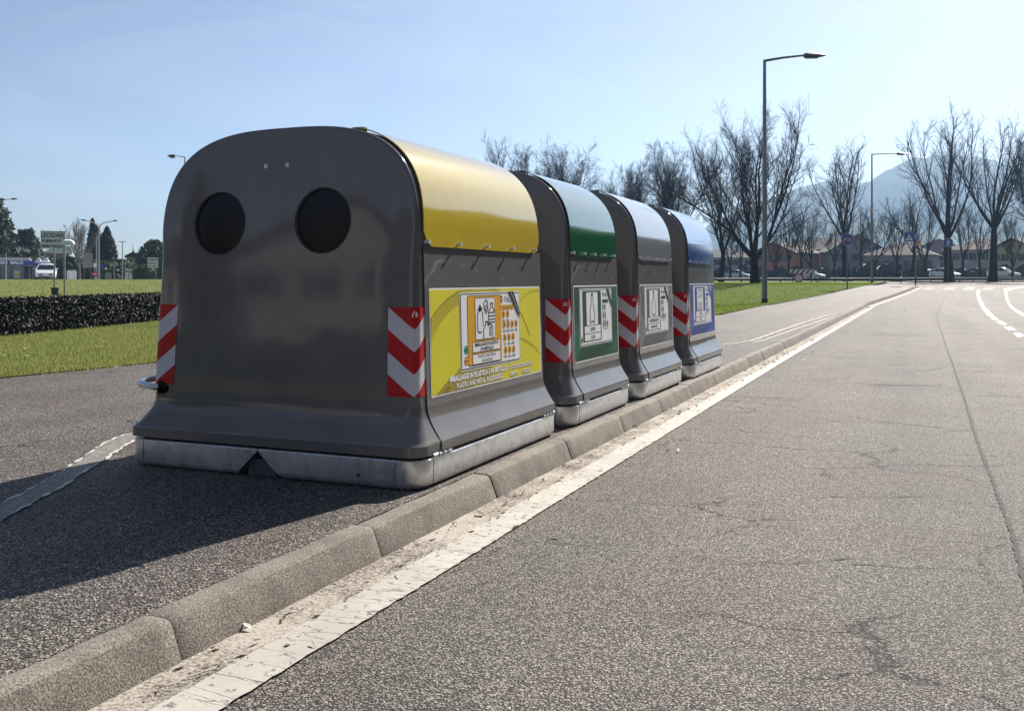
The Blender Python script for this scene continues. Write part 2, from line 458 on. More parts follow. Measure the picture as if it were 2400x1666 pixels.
def concrete():
    m, ns, ls, p = nodes_of('kerb_concrete')
    tc = N(ns, 'ShaderNodeTexCoord')
    oi = N(ns, 'ShaderNodeObjectInfo')
    av = N(ns, 'ShaderNodeVectorMath', operation='MULTIPLY_ADD'); av.inputs[1].default_value = (40, 40, 40)
    ls.new(oi.outputs['Random'], av.inputs[0]); ls.new(tc.outputs['Object'], av.inputs[2])
    n1 = N(ns, 'ShaderNodeTexNoise', i_Scale=160.0, i_Detail=3.0, i_Roughness=.7); ls.new(av.outputs[0], n1.inputs['Vector'])
    n2 = N(ns, 'ShaderNodeTexNoise', i_Scale=5.0, i_Detail=6.0, i_Roughness=.65); ls.new(av.outputs[0], n2.inputs['Vector'])
    r1 = ramp(ns, [(.34, (.06, .053, .045)), (.5, (.175, .158, .134)), (.64, (.36, .33, .29))]); ls.new(n1.outputs['Fac'], r1.inputs[0])
    r2 = ramp(ns, [(.3, (.62, .60, .56)), (.5, (.95, .93, .9)), (.7, (1.12, 1.1, 1.06))]); ls.new(n2.outputs['Fac'], r2.inputs[0])
    mu = N(ns, 'ShaderNodeMix', data_type='RGBA', blend_type='MULTIPLY'); mu.inputs[0].default_value = 1
    ls.new(r1.outputs[0], mu.inputs[6]); ls.new(r2.outputs[0], mu.inputs[7]); ls.new(mu.outputs[2], p.inputs['Base Color'])
    ad = N(ns, 'ShaderNodeMath', operation='MULTIPLY_ADD'); ad.inputs[1].default_value = .8
    ls.new(n1.outputs['Fac'], ad.inputs[0]); ls.new(n2.outputs['Fac'], ad.inputs[2])
    b = N(ns, 'ShaderNodeBump', i_Strength=.55, i_Distance=.006); ls.new(ad.outputs[0], b.inputs['Height']); ls.new(b.outputs[0], p.inputs['Normal'])
    p.inputs['Roughness'].default_value = .88
    M['concrete'] = m

def road_paint(name='road_paint', white=(.47, .44, .385), wear=.48, crack=1.0):
    m, ns, ls, p = nodes_of(name)
    tc = N(ns, 'ShaderNodeTexCoord')
    mp = N(ns, 'ShaderNodeMapping'); mp.inputs['Scale'].default_value = (1.6, 9.0, 1.0); ls.new(tc.outputs['Object'], mp.inputs[0])
    dn = N(ns, 'ShaderNodeTexNoise', i_Scale=1.3, i_Detail=4.0); ls.new(mp.outputs[0], dn.inputs['Vector'])
    ad = N(ns, 'ShaderNodeVectorMath', operation='MULTIPLY_ADD'); ad.inputs[1].default_value = (.9, .9, 0)
    ls.new(dn.outputs['Color'], ad.inputs[0]); ls.new(mp.outputs[0], ad.inputs[2])
    vo = N(ns, 'ShaderNodeTexVoronoi', feature='DISTANCE_TO_EDGE', i_Scale=1.25); ls.new(ad.outputs[0], vo.inputs['Vector'])
    ck = ramp(ns, [(.003, (0, 0, 0)), (.014, (1, 1, 1))]); ls.new(vo.outputs['Distance'], ck.inputs[0])
    n2 = N(ns, 'ShaderNodeTexNoise', i_Scale=26.0, i_Detail=8.0, i_Roughness=.75); ls.new(tc.outputs['Object'], n2.inputs['Vector'])
    wr = ramp(ns, [(wear - .11, (0, 0, 0)), (wear - .05, (1, 1, 1))]); ls.new(n2.outputs['Fac'], wr.inputs[0])
    n3 = N(ns, 'ShaderNodeTexNoise', i_Scale=3.0, i_Detail=5.0); ls.new(tc.outputs['Object'], n3.inputs['Vector'])
    cr = ramp(ns, [(.3, tuple(c * .8 for c in white)), (.65, white)]); ls.new(n3.outputs['Fac'], cr.inputs[0])
    mu = N(ns, 'ShaderNodeMath', operation='MULTIPLY'); ls.new(wr.outputs[0], mu.inputs[1])
    if crack: ls.new(ck.outputs[0], mu.inputs[0])
    else: mu.inputs[0].default_value = 1
    mx = N(ns, 'ShaderNodeMix', data_type='RGBA'); ls.new(mu.outputs[0], mx.inputs[0]); mx.inputs[6].default_value = (.13, .12, .105, 1)
    ls.new(cr.outputs[0], mx.inputs[7]); ls.new(mx.outputs[2], p.inputs['Base Color'])
    b = N(ns, 'ShaderNodeBump', i_Strength=.6, i_Distance=.004); ls.new(mu.outputs[0], b.inputs['Height']); ls.new(b.outputs[0], p.inputs['Normal'])
    p.inputs['Roughness'].default_value = .7
    M[name] = m

def gutter_dust():
    m, ns, ls, p = nodes_of('gutter_dust')
    tc = N(ns, 'ShaderNodeTexCoord')
    n1 = N(ns, 'ShaderNodeTexNoise', i_Scale=70.0, i_Detail=6.0, i_Roughness=.75); ls.new(tc.outputs['Object'], n1.inputs['Vector'])
    n2 = N(ns, 'ShaderNodeTexNoise', i_Scale=4.0, i_Detail=4.0); ls.new(tc.outputs['Object'], n2.inputs['Vector'])
    ad = N(ns, 'ShaderNodeMath', operation='MULTIPLY_ADD'); ad.inputs[1].default_value = .5
    ls.new(n2.outputs['Fac'], ad.inputs[0]); ls.new(n1.outputs['Fac'], ad.inputs[2])
    r = ramp(ns, [(.60, (.04, .035, .029)), (.68, (.23, .20, .165)), (.80, (.47, .42, .36))]); ls.new(ad.outputs[0], r.inputs[0])
    ls.new(r.outputs[0], p.inputs['Base Color'])
    b = N(ns, 'ShaderNodeBump', i_Strength=.8, i_Distance=.008); ls.new(n1.outputs['Fac'], b.inputs['Height']); ls.new(b.outputs[0], p.inputs['Normal'])
    p.inputs['Roughness'].default_value = .95
    M['dust'] = m

def grass_ground(name, a, b, c, scale=1.3):
    m, ns, ls, p = nodes_of(name)
    tc = N(ns, 'ShaderNodeTexCoord')
    n1 = N(ns, 'ShaderNodeTexNoise', i_Scale=scale, i_Detail=10.0, i_Roughness=.72); ls.new(tc.outputs['Object'], n1.inputs['Vector'])
    r = ramp(ns, [(.34, a), (.5, b), (.66, c)]); ls.new(n1.outputs['Fac'], r.inputs[0]); ls.new(r.outputs[0], p.inputs['Base Color'])
    n2 = N(ns, 'ShaderNodeTexNoise', i_Scale=22.0, i_Detail=8.0, i_Roughness=.8); ls.new(tc.outputs['Object'], n2.inputs['Vector'])
    bp = N(ns, 'ShaderNodeBump', i_Strength=1.0, i_Distance=.09); ls.new(n2.outputs['Fac'], bp.inputs['Height']); ls.new(bp.outputs[0], p.inputs['Normal'])
    p.inputs['Roughness'].default_value = .9; p.inputs['Specular IOR Level'].default_value = .15
    M[name] = m

def leafy(name, a, b, rough=.5, spec=.4, trans=.25):
    """leaf colour that differs from leaf to leaf, lets some light through"""
    m, ns, ls, p = nodes_of(name)
    g = N(ns, 'ShaderNodeNewGeometry')
    r = ramp(ns, [(0, a), (1, b)]); ls.new(g.outputs['Random Per Island'], r.inputs[0]); ls.new(r.outputs[0], p.inputs['Base Color'])
    p.inputs['Roughness'].default_value = rough; p.inputs['Specular IOR Level'].default_value = spec
    if trans:
        t = N(ns, 'ShaderNodeBsdfTranslucent'); ls.new(r.outputs[0], t.inputs[0])
        mx = N(ns, 'ShaderNodeMixShader'); mx.inputs[0].default_value = trans
        ls.new(p.outputs[0], mx.inputs[1]); ls.new(t.outputs[0], mx.inputs[2])
        ls.new(mx.outputs[0], ns['Material Output'].inputs[0])
    M[name] = m

bin_paint(); galvanised(); concrete(); road_paint(); gutter_dust()
road_paint('lane_paint', (.80, .78, .74), .40, 0)
road_paint('old_line', (.25, .23, .205), .56, 0)
lid_paint('yellow_sheet', (.60, .45, .045)); lid_paint('green_sheet', (.006, .10, .03)); lid_paint('grey_sheet', (.25, .255, .27)); lid_paint('blue_sheet', (.012, .07, .30))
asphalt('road_asphalt', 128, [(.05, (.105, .098, .088)), (.35, (.205, .191, .174)), (.72, (.28, .26, .236)), (.97, (.43, .40, .37))], .20, .95, .13, (1.0, .985, .965), .76, .95)
asphalt('pavement_asphalt', 108, [(.05, (.055, .05, .046)), (.40, (.155, .140, .127)), (.74, (.24, .216, .196)), (.97, (.43, .395, .36))], .16, 1.0, .16, (1.0, .98, .965), .7, .4)
grass_ground('lawn_earth', (.10, .12, .028), (.18, .205, .05), (.26, .25, .09))
grass_ground('verge_earth', (.06, .10, .015), (.12, .17, .03), (.19, .20, .05))
grass_ground('ground_earth', (.06, .075, .03), (.10, .11, .045), (.15, .14, .07), .3)
leafy('grass_blade', (.14, .18, .035), (.38, .40, .13), .6, .3, .4)
leafy('verge_blade', (.10, .17, .015), (.24, .30, .05), .6, .3, .45)
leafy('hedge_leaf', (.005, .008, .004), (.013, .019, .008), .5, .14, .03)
leafy('cypress_leaf', (.012, .022, .010), (.03, .045, .02), .7, .2, .1)
leafy('cedar_leaf', (.018, .035, .025), (.05, .075, .045), .7, .2, .1)
leafy('shrub_leaf', (.025, .045, .015), (.075, .10, .035), .6, .3, .2)
plain('dark', (.01, .01, .012), .5)
plain('black_rubber', (.004, .004, .006), .22, spec=.22)
plain('red_film', (.47, .006, .010), .4, var=.05, spec=.3)
plain('white_film', (.60, .61, .63), .4, var=.04, spec=.3)
plain('white_print', (.78, .79, .80), .5, var=.03, spec=.2)
plain('ghost_print', (.52, .50, .36), .5, var=.05, spec=.2)
plain('black_print', (.012, .012, .014), .5, var=.1, spec=.2)
plain('yellow_print', (.66, .60, .025), .5, var=.06, scale=2, spec=.2)
plain('ochre_print', (.33, .27, .03), .5, var=.15, scale=3, spec=.2)
plain('orange_print', (.68, .34, .012), .5, var=.06, spec=.2)
plain('teal_print', (.03, .30, .26), .5, spec=.2)
plain('green_print', (.012, .06, .035), .5, var=.1, scale=2, spec=.2)
plain('green_facet', (.012, .11, .05), .5, var=.1, scale=2, spec=.2)
plain('green_faint', (.03, .11, .06), .5, spec=.2)
plain('grey_print', (.115, .115, .125), .5, var=.08, scale=2, spec=.2)
plain('grey_facet', (.19, .19, .205), .5, var=.08, scale=2, spec=.2)
plain('grey_faint', (.2, .2, .21), .5, spec=.2)
plain('blue_print', (.03, .06, .26), .5, var=.08, scale=2, spec=.2)
plain('blue_facet', (.06, .11, .38), .5, var=.08, scale=2, spec=.2)
plain('blue_faint', (.10, .15, .42), .5, spec=.2)
plain('bolt_steel', (.72, .72, .70), .3, .2)
plain('pole_steel', (.20, .21, .225), .45, .6, bump=.1)
plain('light_pole', (.33, .34, .35), .45, .6)
plain('lamp_grey', (.07, .075, .085), .5)
plain('bark', (.013, .011, .010), .9, var=.4, scale=8, bump=.6, bscale=20, spec=.15)
plain('pale_bark', (.13, .115, .10), .9, var=.35, scale=6, spec=.15)
plain('twig', (.015, .012, .012), .9, var=.3, spec=.15)
plain('pale_twig', (.16, .14, .12), .9, var=.3, spec=.15)
plain('car_white', (.72, .73, .75), .18, var=.03, coat=.6)
plain('car_silver', (.42, .44, .46), .2, .5, var=.03, coat=.6)
plain('car_glass', (.012, .015, .018), .06, var=.1, spec=.7)
plain('tyre', (.012, .012, .012), .8)
plain('rim', (.4, .4, .42), .3, .8)
plain('headlight', (.65, .68, .7), .08, var=.05, spec=.8)
plain('plate_white', (.7, .7, .7), .4)
plain('sign_blue', (.010, .055, .30), .35, var=.06)
plain('sign_white', (.70, .71, .73), .4, var=.04)
plain('barrier_red_shaded', (.10, .018, .012), .6, var=.2)  # backlit shade of the stripes is put into this darker red
plain('sign_red', (.48, .015, .02), .4, var=.06)
plain('sign_orange', (.75, .25, .02), .4)
plain('sign_back', (.22, .23, .24), .5, .5)
plain('board_white', (.62, .63, .63), .5, var=.06)
plain('rail_steel', (.035, .037, .04), .6, 0, var=.25, scale=2, spec=.2)
plain('wall_pink', (.30, .25, .25), .9, var=.1, bump=.2)
plain('wall_grey', (.32, .31, .32), .9, var=.1, bump=.2)
plain('wall_orange', (.46, .13, .07), .9, var=.1, bump=.2)
plain('wall_beige', (.48, .40, .24), .9, var=.1, bump=.2)
plain('wall_cream', (.55, .52, .46), .9, var=.1, bump=.2)
plain('roof_tile', (.055, .034, .03), .9, var=.3, scale=3, bump=.6, bscale=8)
plain('roof_grey', (.055, .05, .05), .9, var=.2, scale=3)
plain('shutter', (.07, .06, .055), .7, var=.2)
plain('glass_dark', (.02, .024, .03), .1, spec=.6)
plain('fascia_blue', (.02, .06, .24), .5)
plain('tent_white', (.72, .73, .75), .7, var=.06)
plain('panel_grey', (.22, .23, .25), .5)
plain('bin_green', (.012, .03, .022), .5)
plain('pale_paving', (.42, .41, .38), .85, var=.12, bump=.3)
plain('crack_tar', (.025, .023, .021), .9)
plain('litter_leaf', (.15, .09, .05), .9, var=.5, scale=30)
plain('litter_pale', (.62, .60, .56), .9, var=.2)
plain('hill_wood', (.035, .05, .028), .95, var=.5, scale=.02, spec=.1)
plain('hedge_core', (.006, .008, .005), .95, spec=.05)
plain('dandelion', (.7, .55, .02), .8)

# ---------------------------------------------------------------- ground sheets
def sheet(name, rows, mat, zoff, smooth=None):
    """rows: lists of (x, y) of equal length -> one sheet that follows the ground"""
    mb = MB()
    n = len(rows[0])
    vs = [(x, y, gh(x, y) + zoff) for r in rows for x, y in r]
    fs = [(i*n+k, i*n+k+1, (i+1)*n+k+1, (i+1)*n+k) for i in range(len(rows)-1) for k in range(n-1)]
    mb.add(vs, fs)
    o = mb.build(name, mat, None, smooth)
    tag(o, kind='structure')
    return o

def lin(a, b, n): return [a + (b - a) * i / (n - 1) for i in range(n)]

# ground: one big sheet out to the horizon (the relief only matters near)
ys = [-150, -60, -20] + lin(0, 130, 53) + [150, 180, 220, 300, 500, 900, 1600, 2350]
xs = [-1400, -900, -600, -300, -200, -150] + lin(-120, 60, 61) + [80, 120, 200, 400, 900]
sheet('ground', [[(x, y) for x in xs] for y in ys], M['ground_earth'], -.26, 40)

# kerb line on the road side: straight, then bending right toward the roundabout
KX = -2.235
far = [at(2124.6, 675.7), at(2144, 669)]
def kerb_x(y):
    return float(np.interp(y, [-30, 44, far[0][1], far[1][1], 75], [KX, KX, far[0][0] + .1, far[1][0] + .1, far[1][0] + 2.5]))
KEND = far[1][1]

# road
ry = lin(-30, 44, 38) + lin(45, 62, 18) + lin(64, 128, 33)
rows = []
for y in ry:
    x0 = kerb_x(y) + .10 if y <= KEND else kerb_x(KEND) + .1 - (y - KEND) * 1.1
    x0 = max(x0, -16)
    rows.append([(x0 + (62 - x0) * t * t, y) for t in lin(0, 1, 26)])
sheet('road', rows, M['road_asphalt'], -.13, 40)

# pavement between the grass and the kerb
edge = [(-9.1, -25), (-9.1, 3), (-9.08, 7.34), (-8.9, 8.3), (-8.93, 9.4), (-8.6, 13), (-7.2, 20)] + [at(*p) for p in ((1690, 738), (1790, 716), (1900, 697), (1980, 680), (2040, 669))]
ey, ex = [p[1] for p in edge], [p[0] for p in edge]
def edge_x(y): return float(np.interp(y, ey, ex))
py_ = lin(-20, 44, 60) + lin(45, KEND, 14)
sheet('pavement', [[(edge_x(y) + (kerb_x(y) + .004 - edge_x(y)) * t, y) for t in lin(0, 1, 14)] for y in py_], M['pavement_asphalt'], 0.0, 40)

# lawns
def strip(name, fx0, fx1, ylist, mat, z, n=20):
    return sheet(name, [[(fx0(y) + (fx1(y) - fx0(y)) * t, y) for t in lin(0, 1, n)] for y in ylist], mat, z, 40)
strip('lawn', lambda y: -130, lambda y: edge_x(y) + .02, lin(-20, 26, 24) + lin(28, 110, 42), M['lawn_earth'], .012, 70)
strip('verge', lambda y: edge_x(y) - 30, lambda y: edge_x(y), lin(16, KEND, 40), M['verge_earth'], .03, 40)
strip('far_verge', lambda y: 9.5, lambda y: 70, lin(-30, 40, 12), M['verge_earth'], -.05, 8)
# far road on top of the bank to the left
p0, p1 = W(-260, 79), W(232, 79)
q0, q1 = W(-260, 120), W(232, 120)
sheet('bank_road', [[(p0[0] + (p1[0]-p0[0])*t, p0[1] + (p1[1]-p0[1])*t) for t in lin(0, 1, 20)], [(q0[0] + (q1[0]-q0[0])*t, q0[1] + (q1[1]-q0[1])*t) for t in lin(0, 1, 20)]], M['pale_paving'], .028)

# ---------------------------------------------------------------- kerb stones
def stone_mesh(seed):
    rnd = random.Random(seed)
    prof = [(0, -.2), (0, -.004), (.006, 0), (.078, -.002), (.095, -.009), (.107, -.026), (.150, -.141), (.156, -.2)]
    Ls = [0, .012, .1, .25, .4, .6, .8, .95, 1.1, 1.184, 1.196]
    vs = []
    for i, L in enumerate(Ls):
        e = .0035 if i in (0, len(Ls) - 1) else 0
        for k, (a, b) in enumerate(prof):
            j = rnd.uniform(-.003, .003) if 1 < k < 7 and 1 < i < len(Ls) - 2 else 0
            vs.append((a - e * (k > 4) + j, L, b - e * (0 < k < 7) + j))
    n = len(prof)
    mb = MB()
    fs = [(i*n+k, (i+1)*n+k, (i+1)*n+k+1, i*n+k+1) for i in range(len(Ls)-1) for k in range(n-1)]
    fs += [tuple(range(n)), tuple((len(Ls)-1)*n+k for k in range(n-1, -1, -1))]
    mb.add(vs, fs)
    return mb.mesh('kerb_stone', M['concrete'], 22)
kerb = empty('kerb'); tag(kerb, kind='structure')
stones = [stone_mesh(s) for s in range(5)]
y = -6.07
rk = random.Random(3)
i = 0
while y < KEND - 1.2:
    o = bpy.data.objects.new('kerb_stone', stones[i % 5])
    x0, x1 = kerb_x(y), kerb_x(y + 1.2)
    o.location = (x0 + rk.uniform(-.004, .004), y, gh(x0, y) + rk.uniform(-.004, .003))
    pitch = math.atan2(gh(x1, y + 1.2) - gh(x0, y), 1.2)
    o.rotation_euler = (pitch, 0, -math.atan2(x1 - x0, 1.2) + rk.uniform(-.002, .002))
    o.parent = kerb
    COL.objects.link(o)
    y += 1.2; i += 1

# ---------------------------------------------------------------- gutter and painted lines
def ribbon(name, left, right, mat, zoff, jit=0.0, seed=1, step=None):
    """band between two polylines of equal length"""
    rnd = random.Random(seed)
    mb = MB()
    L, Rr = [], []
    for (a, b, c, d) in zip(left[:-1], left[1:], right[:-1], right[1:]):
        n = max(1, int(math.dist(a, b) / (step or 1e9)))
        for k in range(n):
            t = k / n
            L.append((a[0]+(b[0]-a[0])*t, a[1]+(b[1]-a[1])*t)); Rr.append((c[0]+(d[0]-c[0])*t, c[1]+(d[1]-c[1])*t))
    L.append(left[-1]); Rr.append(right[-1])
    vs = []
    for a, b in zip(L, Rr):
        ja, jb = rnd.uniform(-jit, jit), rnd.uniform(-jit, jit)
        dx, dy = b[0]-a[0], b[1]-a[1]
        l = math.hypot(dx, dy) or 1
        a2 = (a[0] + dx/l*ja, a[1] + dy/l*ja); b2 = (b[0] + dx/l*jb, b[1] + dy/l*jb)
        vs += [(*a2, gh(*a2) + zoff), (*b2, gh(*b2) + zoff)]
    mb.add(vs, [(2*k, 2*k+1, 2*k+3, 2*k+2) for k in range(len(L)-1)])
    o = mb.build(name, mat); tag(o, kind='structure')
    return o
ky = lin(-6, 44, 60) + lin(45, KEND - 1, 12)
ribbon('gutter', [(kerb_x(y) + .12, y) for y in ky], [(kerb_x(y) + .325, y) for y in ky], M['dust'], -.126, .012, 2, .04)
ribbon('road_edge_line', [(kerb_x(y) + .30 + .00095*max(0, y-2) , y) for y in ky], [(kerb_x(y) + .475 - .004*max(0, y-4) * (y < 14) - .04*(y >= 14), y) for y in ky], M['road_paint'], -.122, .0045, 3, .035)
# centre line: dashes, then one curving solid stroke
RZ = -.13
def rat(x, y): return at(x, y, RZ)
def C2(x, y): return rat(2050 + x / 6.5686, 630 + y / 6.57)
for a, b, c, d in (((2130, 990), (2215, 1060), (2300, 1030), (2225, 985)), ((1985, 895), (2070, 950), (2178, 948), (2095, 893)), ((1870, 812), (1945, 862), (2040, 860), (1960, 808)), ((1780, 745), (1830, 790), (1912, 786), (1860, 742))):
    A, B, Cc, D = (C2(*p) for p in (a, b, c, d))
    ribbon('centre_dash', [A, D], [B, Cc], M['lane_paint'], RZ + .005)
ribbon('centre_stroke', [C2(*p) for p in ((1745, 728), (1690, 655), (1630, 570), (1590, 480), (1570, 400), (1578, 320))], [C2(*p) for p in ((1835, 726), (1760, 650), (1690, 570), (1640, 480), (1615, 400), (1625, 320))], M['lane_paint'], RZ + .005, .01, 5, .5)
ribbon('lane_stroke', [C2(*p) for p in ((2300, 740), (2200, 680), (2085, 600), (2040, 520), (2010, 440), (2000, 330), (2100, 300), (2300, 270))], [C2(*p) for p in ((2300, 700), (2230, 655), (2130, 590), (2075, 520), (2045, 440), (2035, 350), (2110, 318), (2300, 290))], M['lane_paint'], RZ + .006, .01, 6, .5)
for x0, x1 in ((760, 900), (1080, 1250), (1370, 1530), (1680, 1840), (1990, 2090)):
    A, B, Cc, D = C2(x0 - 20, 318), C2(x1 - 20, 318), C2(x1 + 20, 290), C2(x0 + 20, 290)
    ribbon('crossing_stripe', [A, D], [B, Cc], M['lane_paint'], RZ + .005)
# old rubbed line that boxes in the bins
def L3(x, y): return at(x / 5.7, 980 + y / 5.7)
def R3(x, y): return at(1680 + x / 5.7475, 640 + y / 5.75)
up = [at(-60, 1215)] + [L3(*p) for p in ((0, 1170), (350, 985), (700, 790), (1000, 610), (1250, 440), (1450, 310), (1640, 235), (1830, 200))]
lo = [at(-60, 1255)] + [L3(*p) for p in ((0, 1380), (500, 1105), (850, 910), (1200, 680), (1420, 555), (1560, 445), (1700, 355), (1830, 290))]
up.append((-4.35, 6.2)); lo.append((-4.1, 6.2))
ribbon('old_pavement_line', up, lo, M['old_line'], .004, .012, 8, .06)
def thin(name, pts, w, mat, z, seed, step=.08, jit=.01):
    l, r = [], []
    for i, p in enumerate(pts):
        a, b = pts[max(0, i-1)], pts[min(len(pts)-1, i+1)]
        dx, dy = b[0]-a[0], b[1]-a[1]; k = math.hypot(dx, dy)
        n = (-dy/k*w/2, dx/k*w/2)
        l.append((p[0]+n[0], p[1]+n[1])); r.append((p[0]-n[0], p[1]-n[1]))
    return ribbon(name, l, r, mat, z, jit, seed, step)
M['line_rim'] = plain('line_rim', (.50, .47, .42), .85, var=.3, scale=30)
thin('old_line_rim', up[:-1], .015, M['line_rim'], .007, 4, .05, .012)
thin('old_line_rim', lo[:-1], .012, M['line_rim'], .007, 5, .05, .012)
ur = [R3(*p) for p in ((60, 968), (250, 950), (460, 915), (620, 862), (800, 795), (1100, 690), (1300, 625), (1500, 565), (1640, 545))]
lr = [R3(*p) for p in ((480, 942), (640, 905), (800, 848), (1100, 742), (1300, 678), (1450, 625), (1600, 580))]
thin('old_line_rim', ur, .05, M['line_rim'], .006, 6, .1, .015)
thin('old_line_rim', lr, .04, M['line_rim'], .006, 7, .1, .015)
# seam down the middle of the lane and finer cracks
seam = [(.30, -1), (.36, 2), (.375, 4.25)] + [rat(*p) for p in ((2372, 1250), (2345, 1180), (2325, 1120), (2300, 1060), (2283, 1010), (2262, 940), (2245, 890), (2232, 850), (2216, 810), (2211, 790), (2200, 760), (2193, 745), (2200, 730), (2205, 715), (2214, 700), (2222, 690), (2240, 682))]
thin('road_crack', seam, .019, M['crack_tar'], RZ + .004, 9, .035, .006)
rc = random.Random(21)
for (px, py, dx, dy, n) in ((2000, 1320, 60, 4, 6), (1690, 1325, 50, -2, 8), (1950, 1160, 50, 2, 6), (2000, 830, 28, 1, 7)):
    pts = [rat(px + dx*k + rc.uniform(-6, 6), py + dy*k + rc.uniform(-5, 5)) for k in range(n)]
    thin('road_crack', pts, .0035, M['crack_tar'], RZ + .004, px, .04, .006)
for (x, y, x2, y2) in ((1880, 772, 1985, 778), (2056, 724, 2126, 722), (2108, 741, 2124, 722)):
    thin('road_crack', [rat(x + (x2-x)*t, y + (y2-y)*t) for t in lin(0, 1, 6)], .03, M['crack_tar'], RZ + .004, x, .3, .02)
for (x, y, x2, y2) in ((0, 1048, 90, 1042), (20, 1040, 110, 1033), (300, 985, 345, 995)):
    thin('pavement_crack', [at(x + (x2-x)*t, y + (y2-y)*t + rc.uniform(-2, 2)) for t in lin(0, 1, 6)], .012, M['crack_tar'], .004, x + 3, .05, .01)

# litter: dry leaves, twigs and pale scraps in the gutter
mb = MB()
rl = random.Random(5)
for k in range(420):
    yy = rl.uniform(1.2, 20) ** 1.0
    x = kerb_x(yy) + rl.uniform(.15, .36) + (rl.random() < .12) * rl.uniform(0, .5)
    z = gh(x, yy) + RZ + .012
    s = rl.uniform(.006, .022) * (1.6 if rl.random() < .1 else 1)
    a = rl.uniform(0, 6.28); tl = rl.uniform(-.4, .6)
    c, d = math.cos(a) * s, math.sin(a) * s
    q = rl.uniform(.12, .6)
    mb.add([(x - c, yy - d, z), (x + d*q, yy - c*q, z + .3*s*tl), (x + c, yy + d, z + s*.5), (x - d*q, yy + c*q, z + .4*s)], [(0, 1, 2, 3)], 0 if rl.random() < .78 else 1)
for (px, py) in ((1590, 1060), (1640, 965), (1665, 925), (1580, 962), (1780, 805), (1965, 755), (2050, 718), (1850, 800), (1410, 1105), (580, 1478)):
    x, yy = rat(px, py)
    a = rl.uniform(0, 3); s = .03
    c, d = math.cos(a) * s, math.sin(a) * s
    z = gh(x, yy) + RZ + .012
    mb.add([(x-c, yy-d, z), (x+d*.4, yy-c*.4, z+.008), (x+c, yy+d, z+.012), (x-d*.4, yy+c*.4, z+.01)], [(0, 1, 2, 3)], 1)
for k in range(26):
    yy = rl.uniform(1.6, 12); x = kerb_x(yy) + rl.uniform(.16, .34); a = rl.uniform(-.7, .7) + PI/2; s = rl.uniform(.02, .06)
    z = gh(x, yy) + RZ + .01
    mb.tube([(x - s*math.cos(a), yy - s*math.sin(a), z), (x, yy, z + .006), (x + s*math.cos(a+.2), yy + s*math.sin(a+.2), z + .003)], .0022, 4, 1)
tag(mb.build('litter', [M['litter_leaf'], M['litter_pale']]), 'dry leaf scraps and twigs lying in the dusty gutter along the kerb', 'litter', kind='stuff')


# ---------------------------------------------------------------- recycling containers
HW = .95
ZS, ZT, NE = 1.22, 1.885, 3.0
FZ = [.166, .217, .24, .27, .30, .33, .36, .40, .50, 1.3, 2.0]
FX = [0, 0, .017, .037, .055, .070, .080, .086, .090, .110, .110]
def ins_x(z): return float(np.interp(z, FZ, FX))
FYZ = [.166, .217, .24, .27, .30, .33, .36, .40, .50]
FYI = [0, 0, .022, .050, .075, .096, .109, .115, .120]
def ins_y(z): return float(np.interp(z, FYZ, FYI)) if z < .5 else .12 + (z - .5) * .06
def rad(z): return float(np.interp(z, [.166, .24, .45, .6, 1.1, 1.35], [.10, .10, .055, .05, .045, .018]))

def half_outline():
    pts = []
    lows = [.166, .19, .217, .228, .24, .255, .27, .285, .30, .315, .33, .345, .36, .38, .40, .45, .50, .6, .75, .9, 1.05, 1.16]
    for z in lows:
        pts.append((HW - ins_x(z), z))
    a = HW - .109
    for k in range(0, 27):
        ph = PI / 2 * (k / 26)
        c, s = math.cos(ph), math.sin(ph)
        pts.append((a * max(c, 0) ** (2 / NE), ZS + (ZT - ZS) * s ** (2 / NE)))
    # even out the superellipse samples
    arc = pts[22:]
    fine = []
    for k in range(601):
        ph = PI / 2 * k / 600
        fine.append((a * max(math.cos(ph), 0) ** (2/NE), ZS + (ZT-ZS) * math.sin(ph) ** (2/NE)))
    d = [0]
    for p, q in zip(fine[:-1], fine[1:]): d.append(d[-1] + math.dist(p, q))
    res = []
    for k in range(33):
        t = d[-1] * k / 32
        j = int(np.searchsorted(d, t)); j = min(j, 600)
        res.append(fine[j])
    res[-1] = (0.0, ZT)
    return pts[:22] + res
HALF = half_outline()
OUT = HALF + [(-x, z) for x, z in HALF[-2::-1]]     # right foot, over the top, left foot
NO = len(OUT)
def out_normals(pts):
    res = []
    for i in range(len(pts)):
        a, b = pts[max(0, i-1)], pts[min(len(pts)-1, i+1)]
        dx, dz = b[0]-a[0], b[1]-a[1]
        l = math.hypot(dx, dz)
        res.append((dz / l, -dx / l))
    return res
NRM = out_normals(OUT)

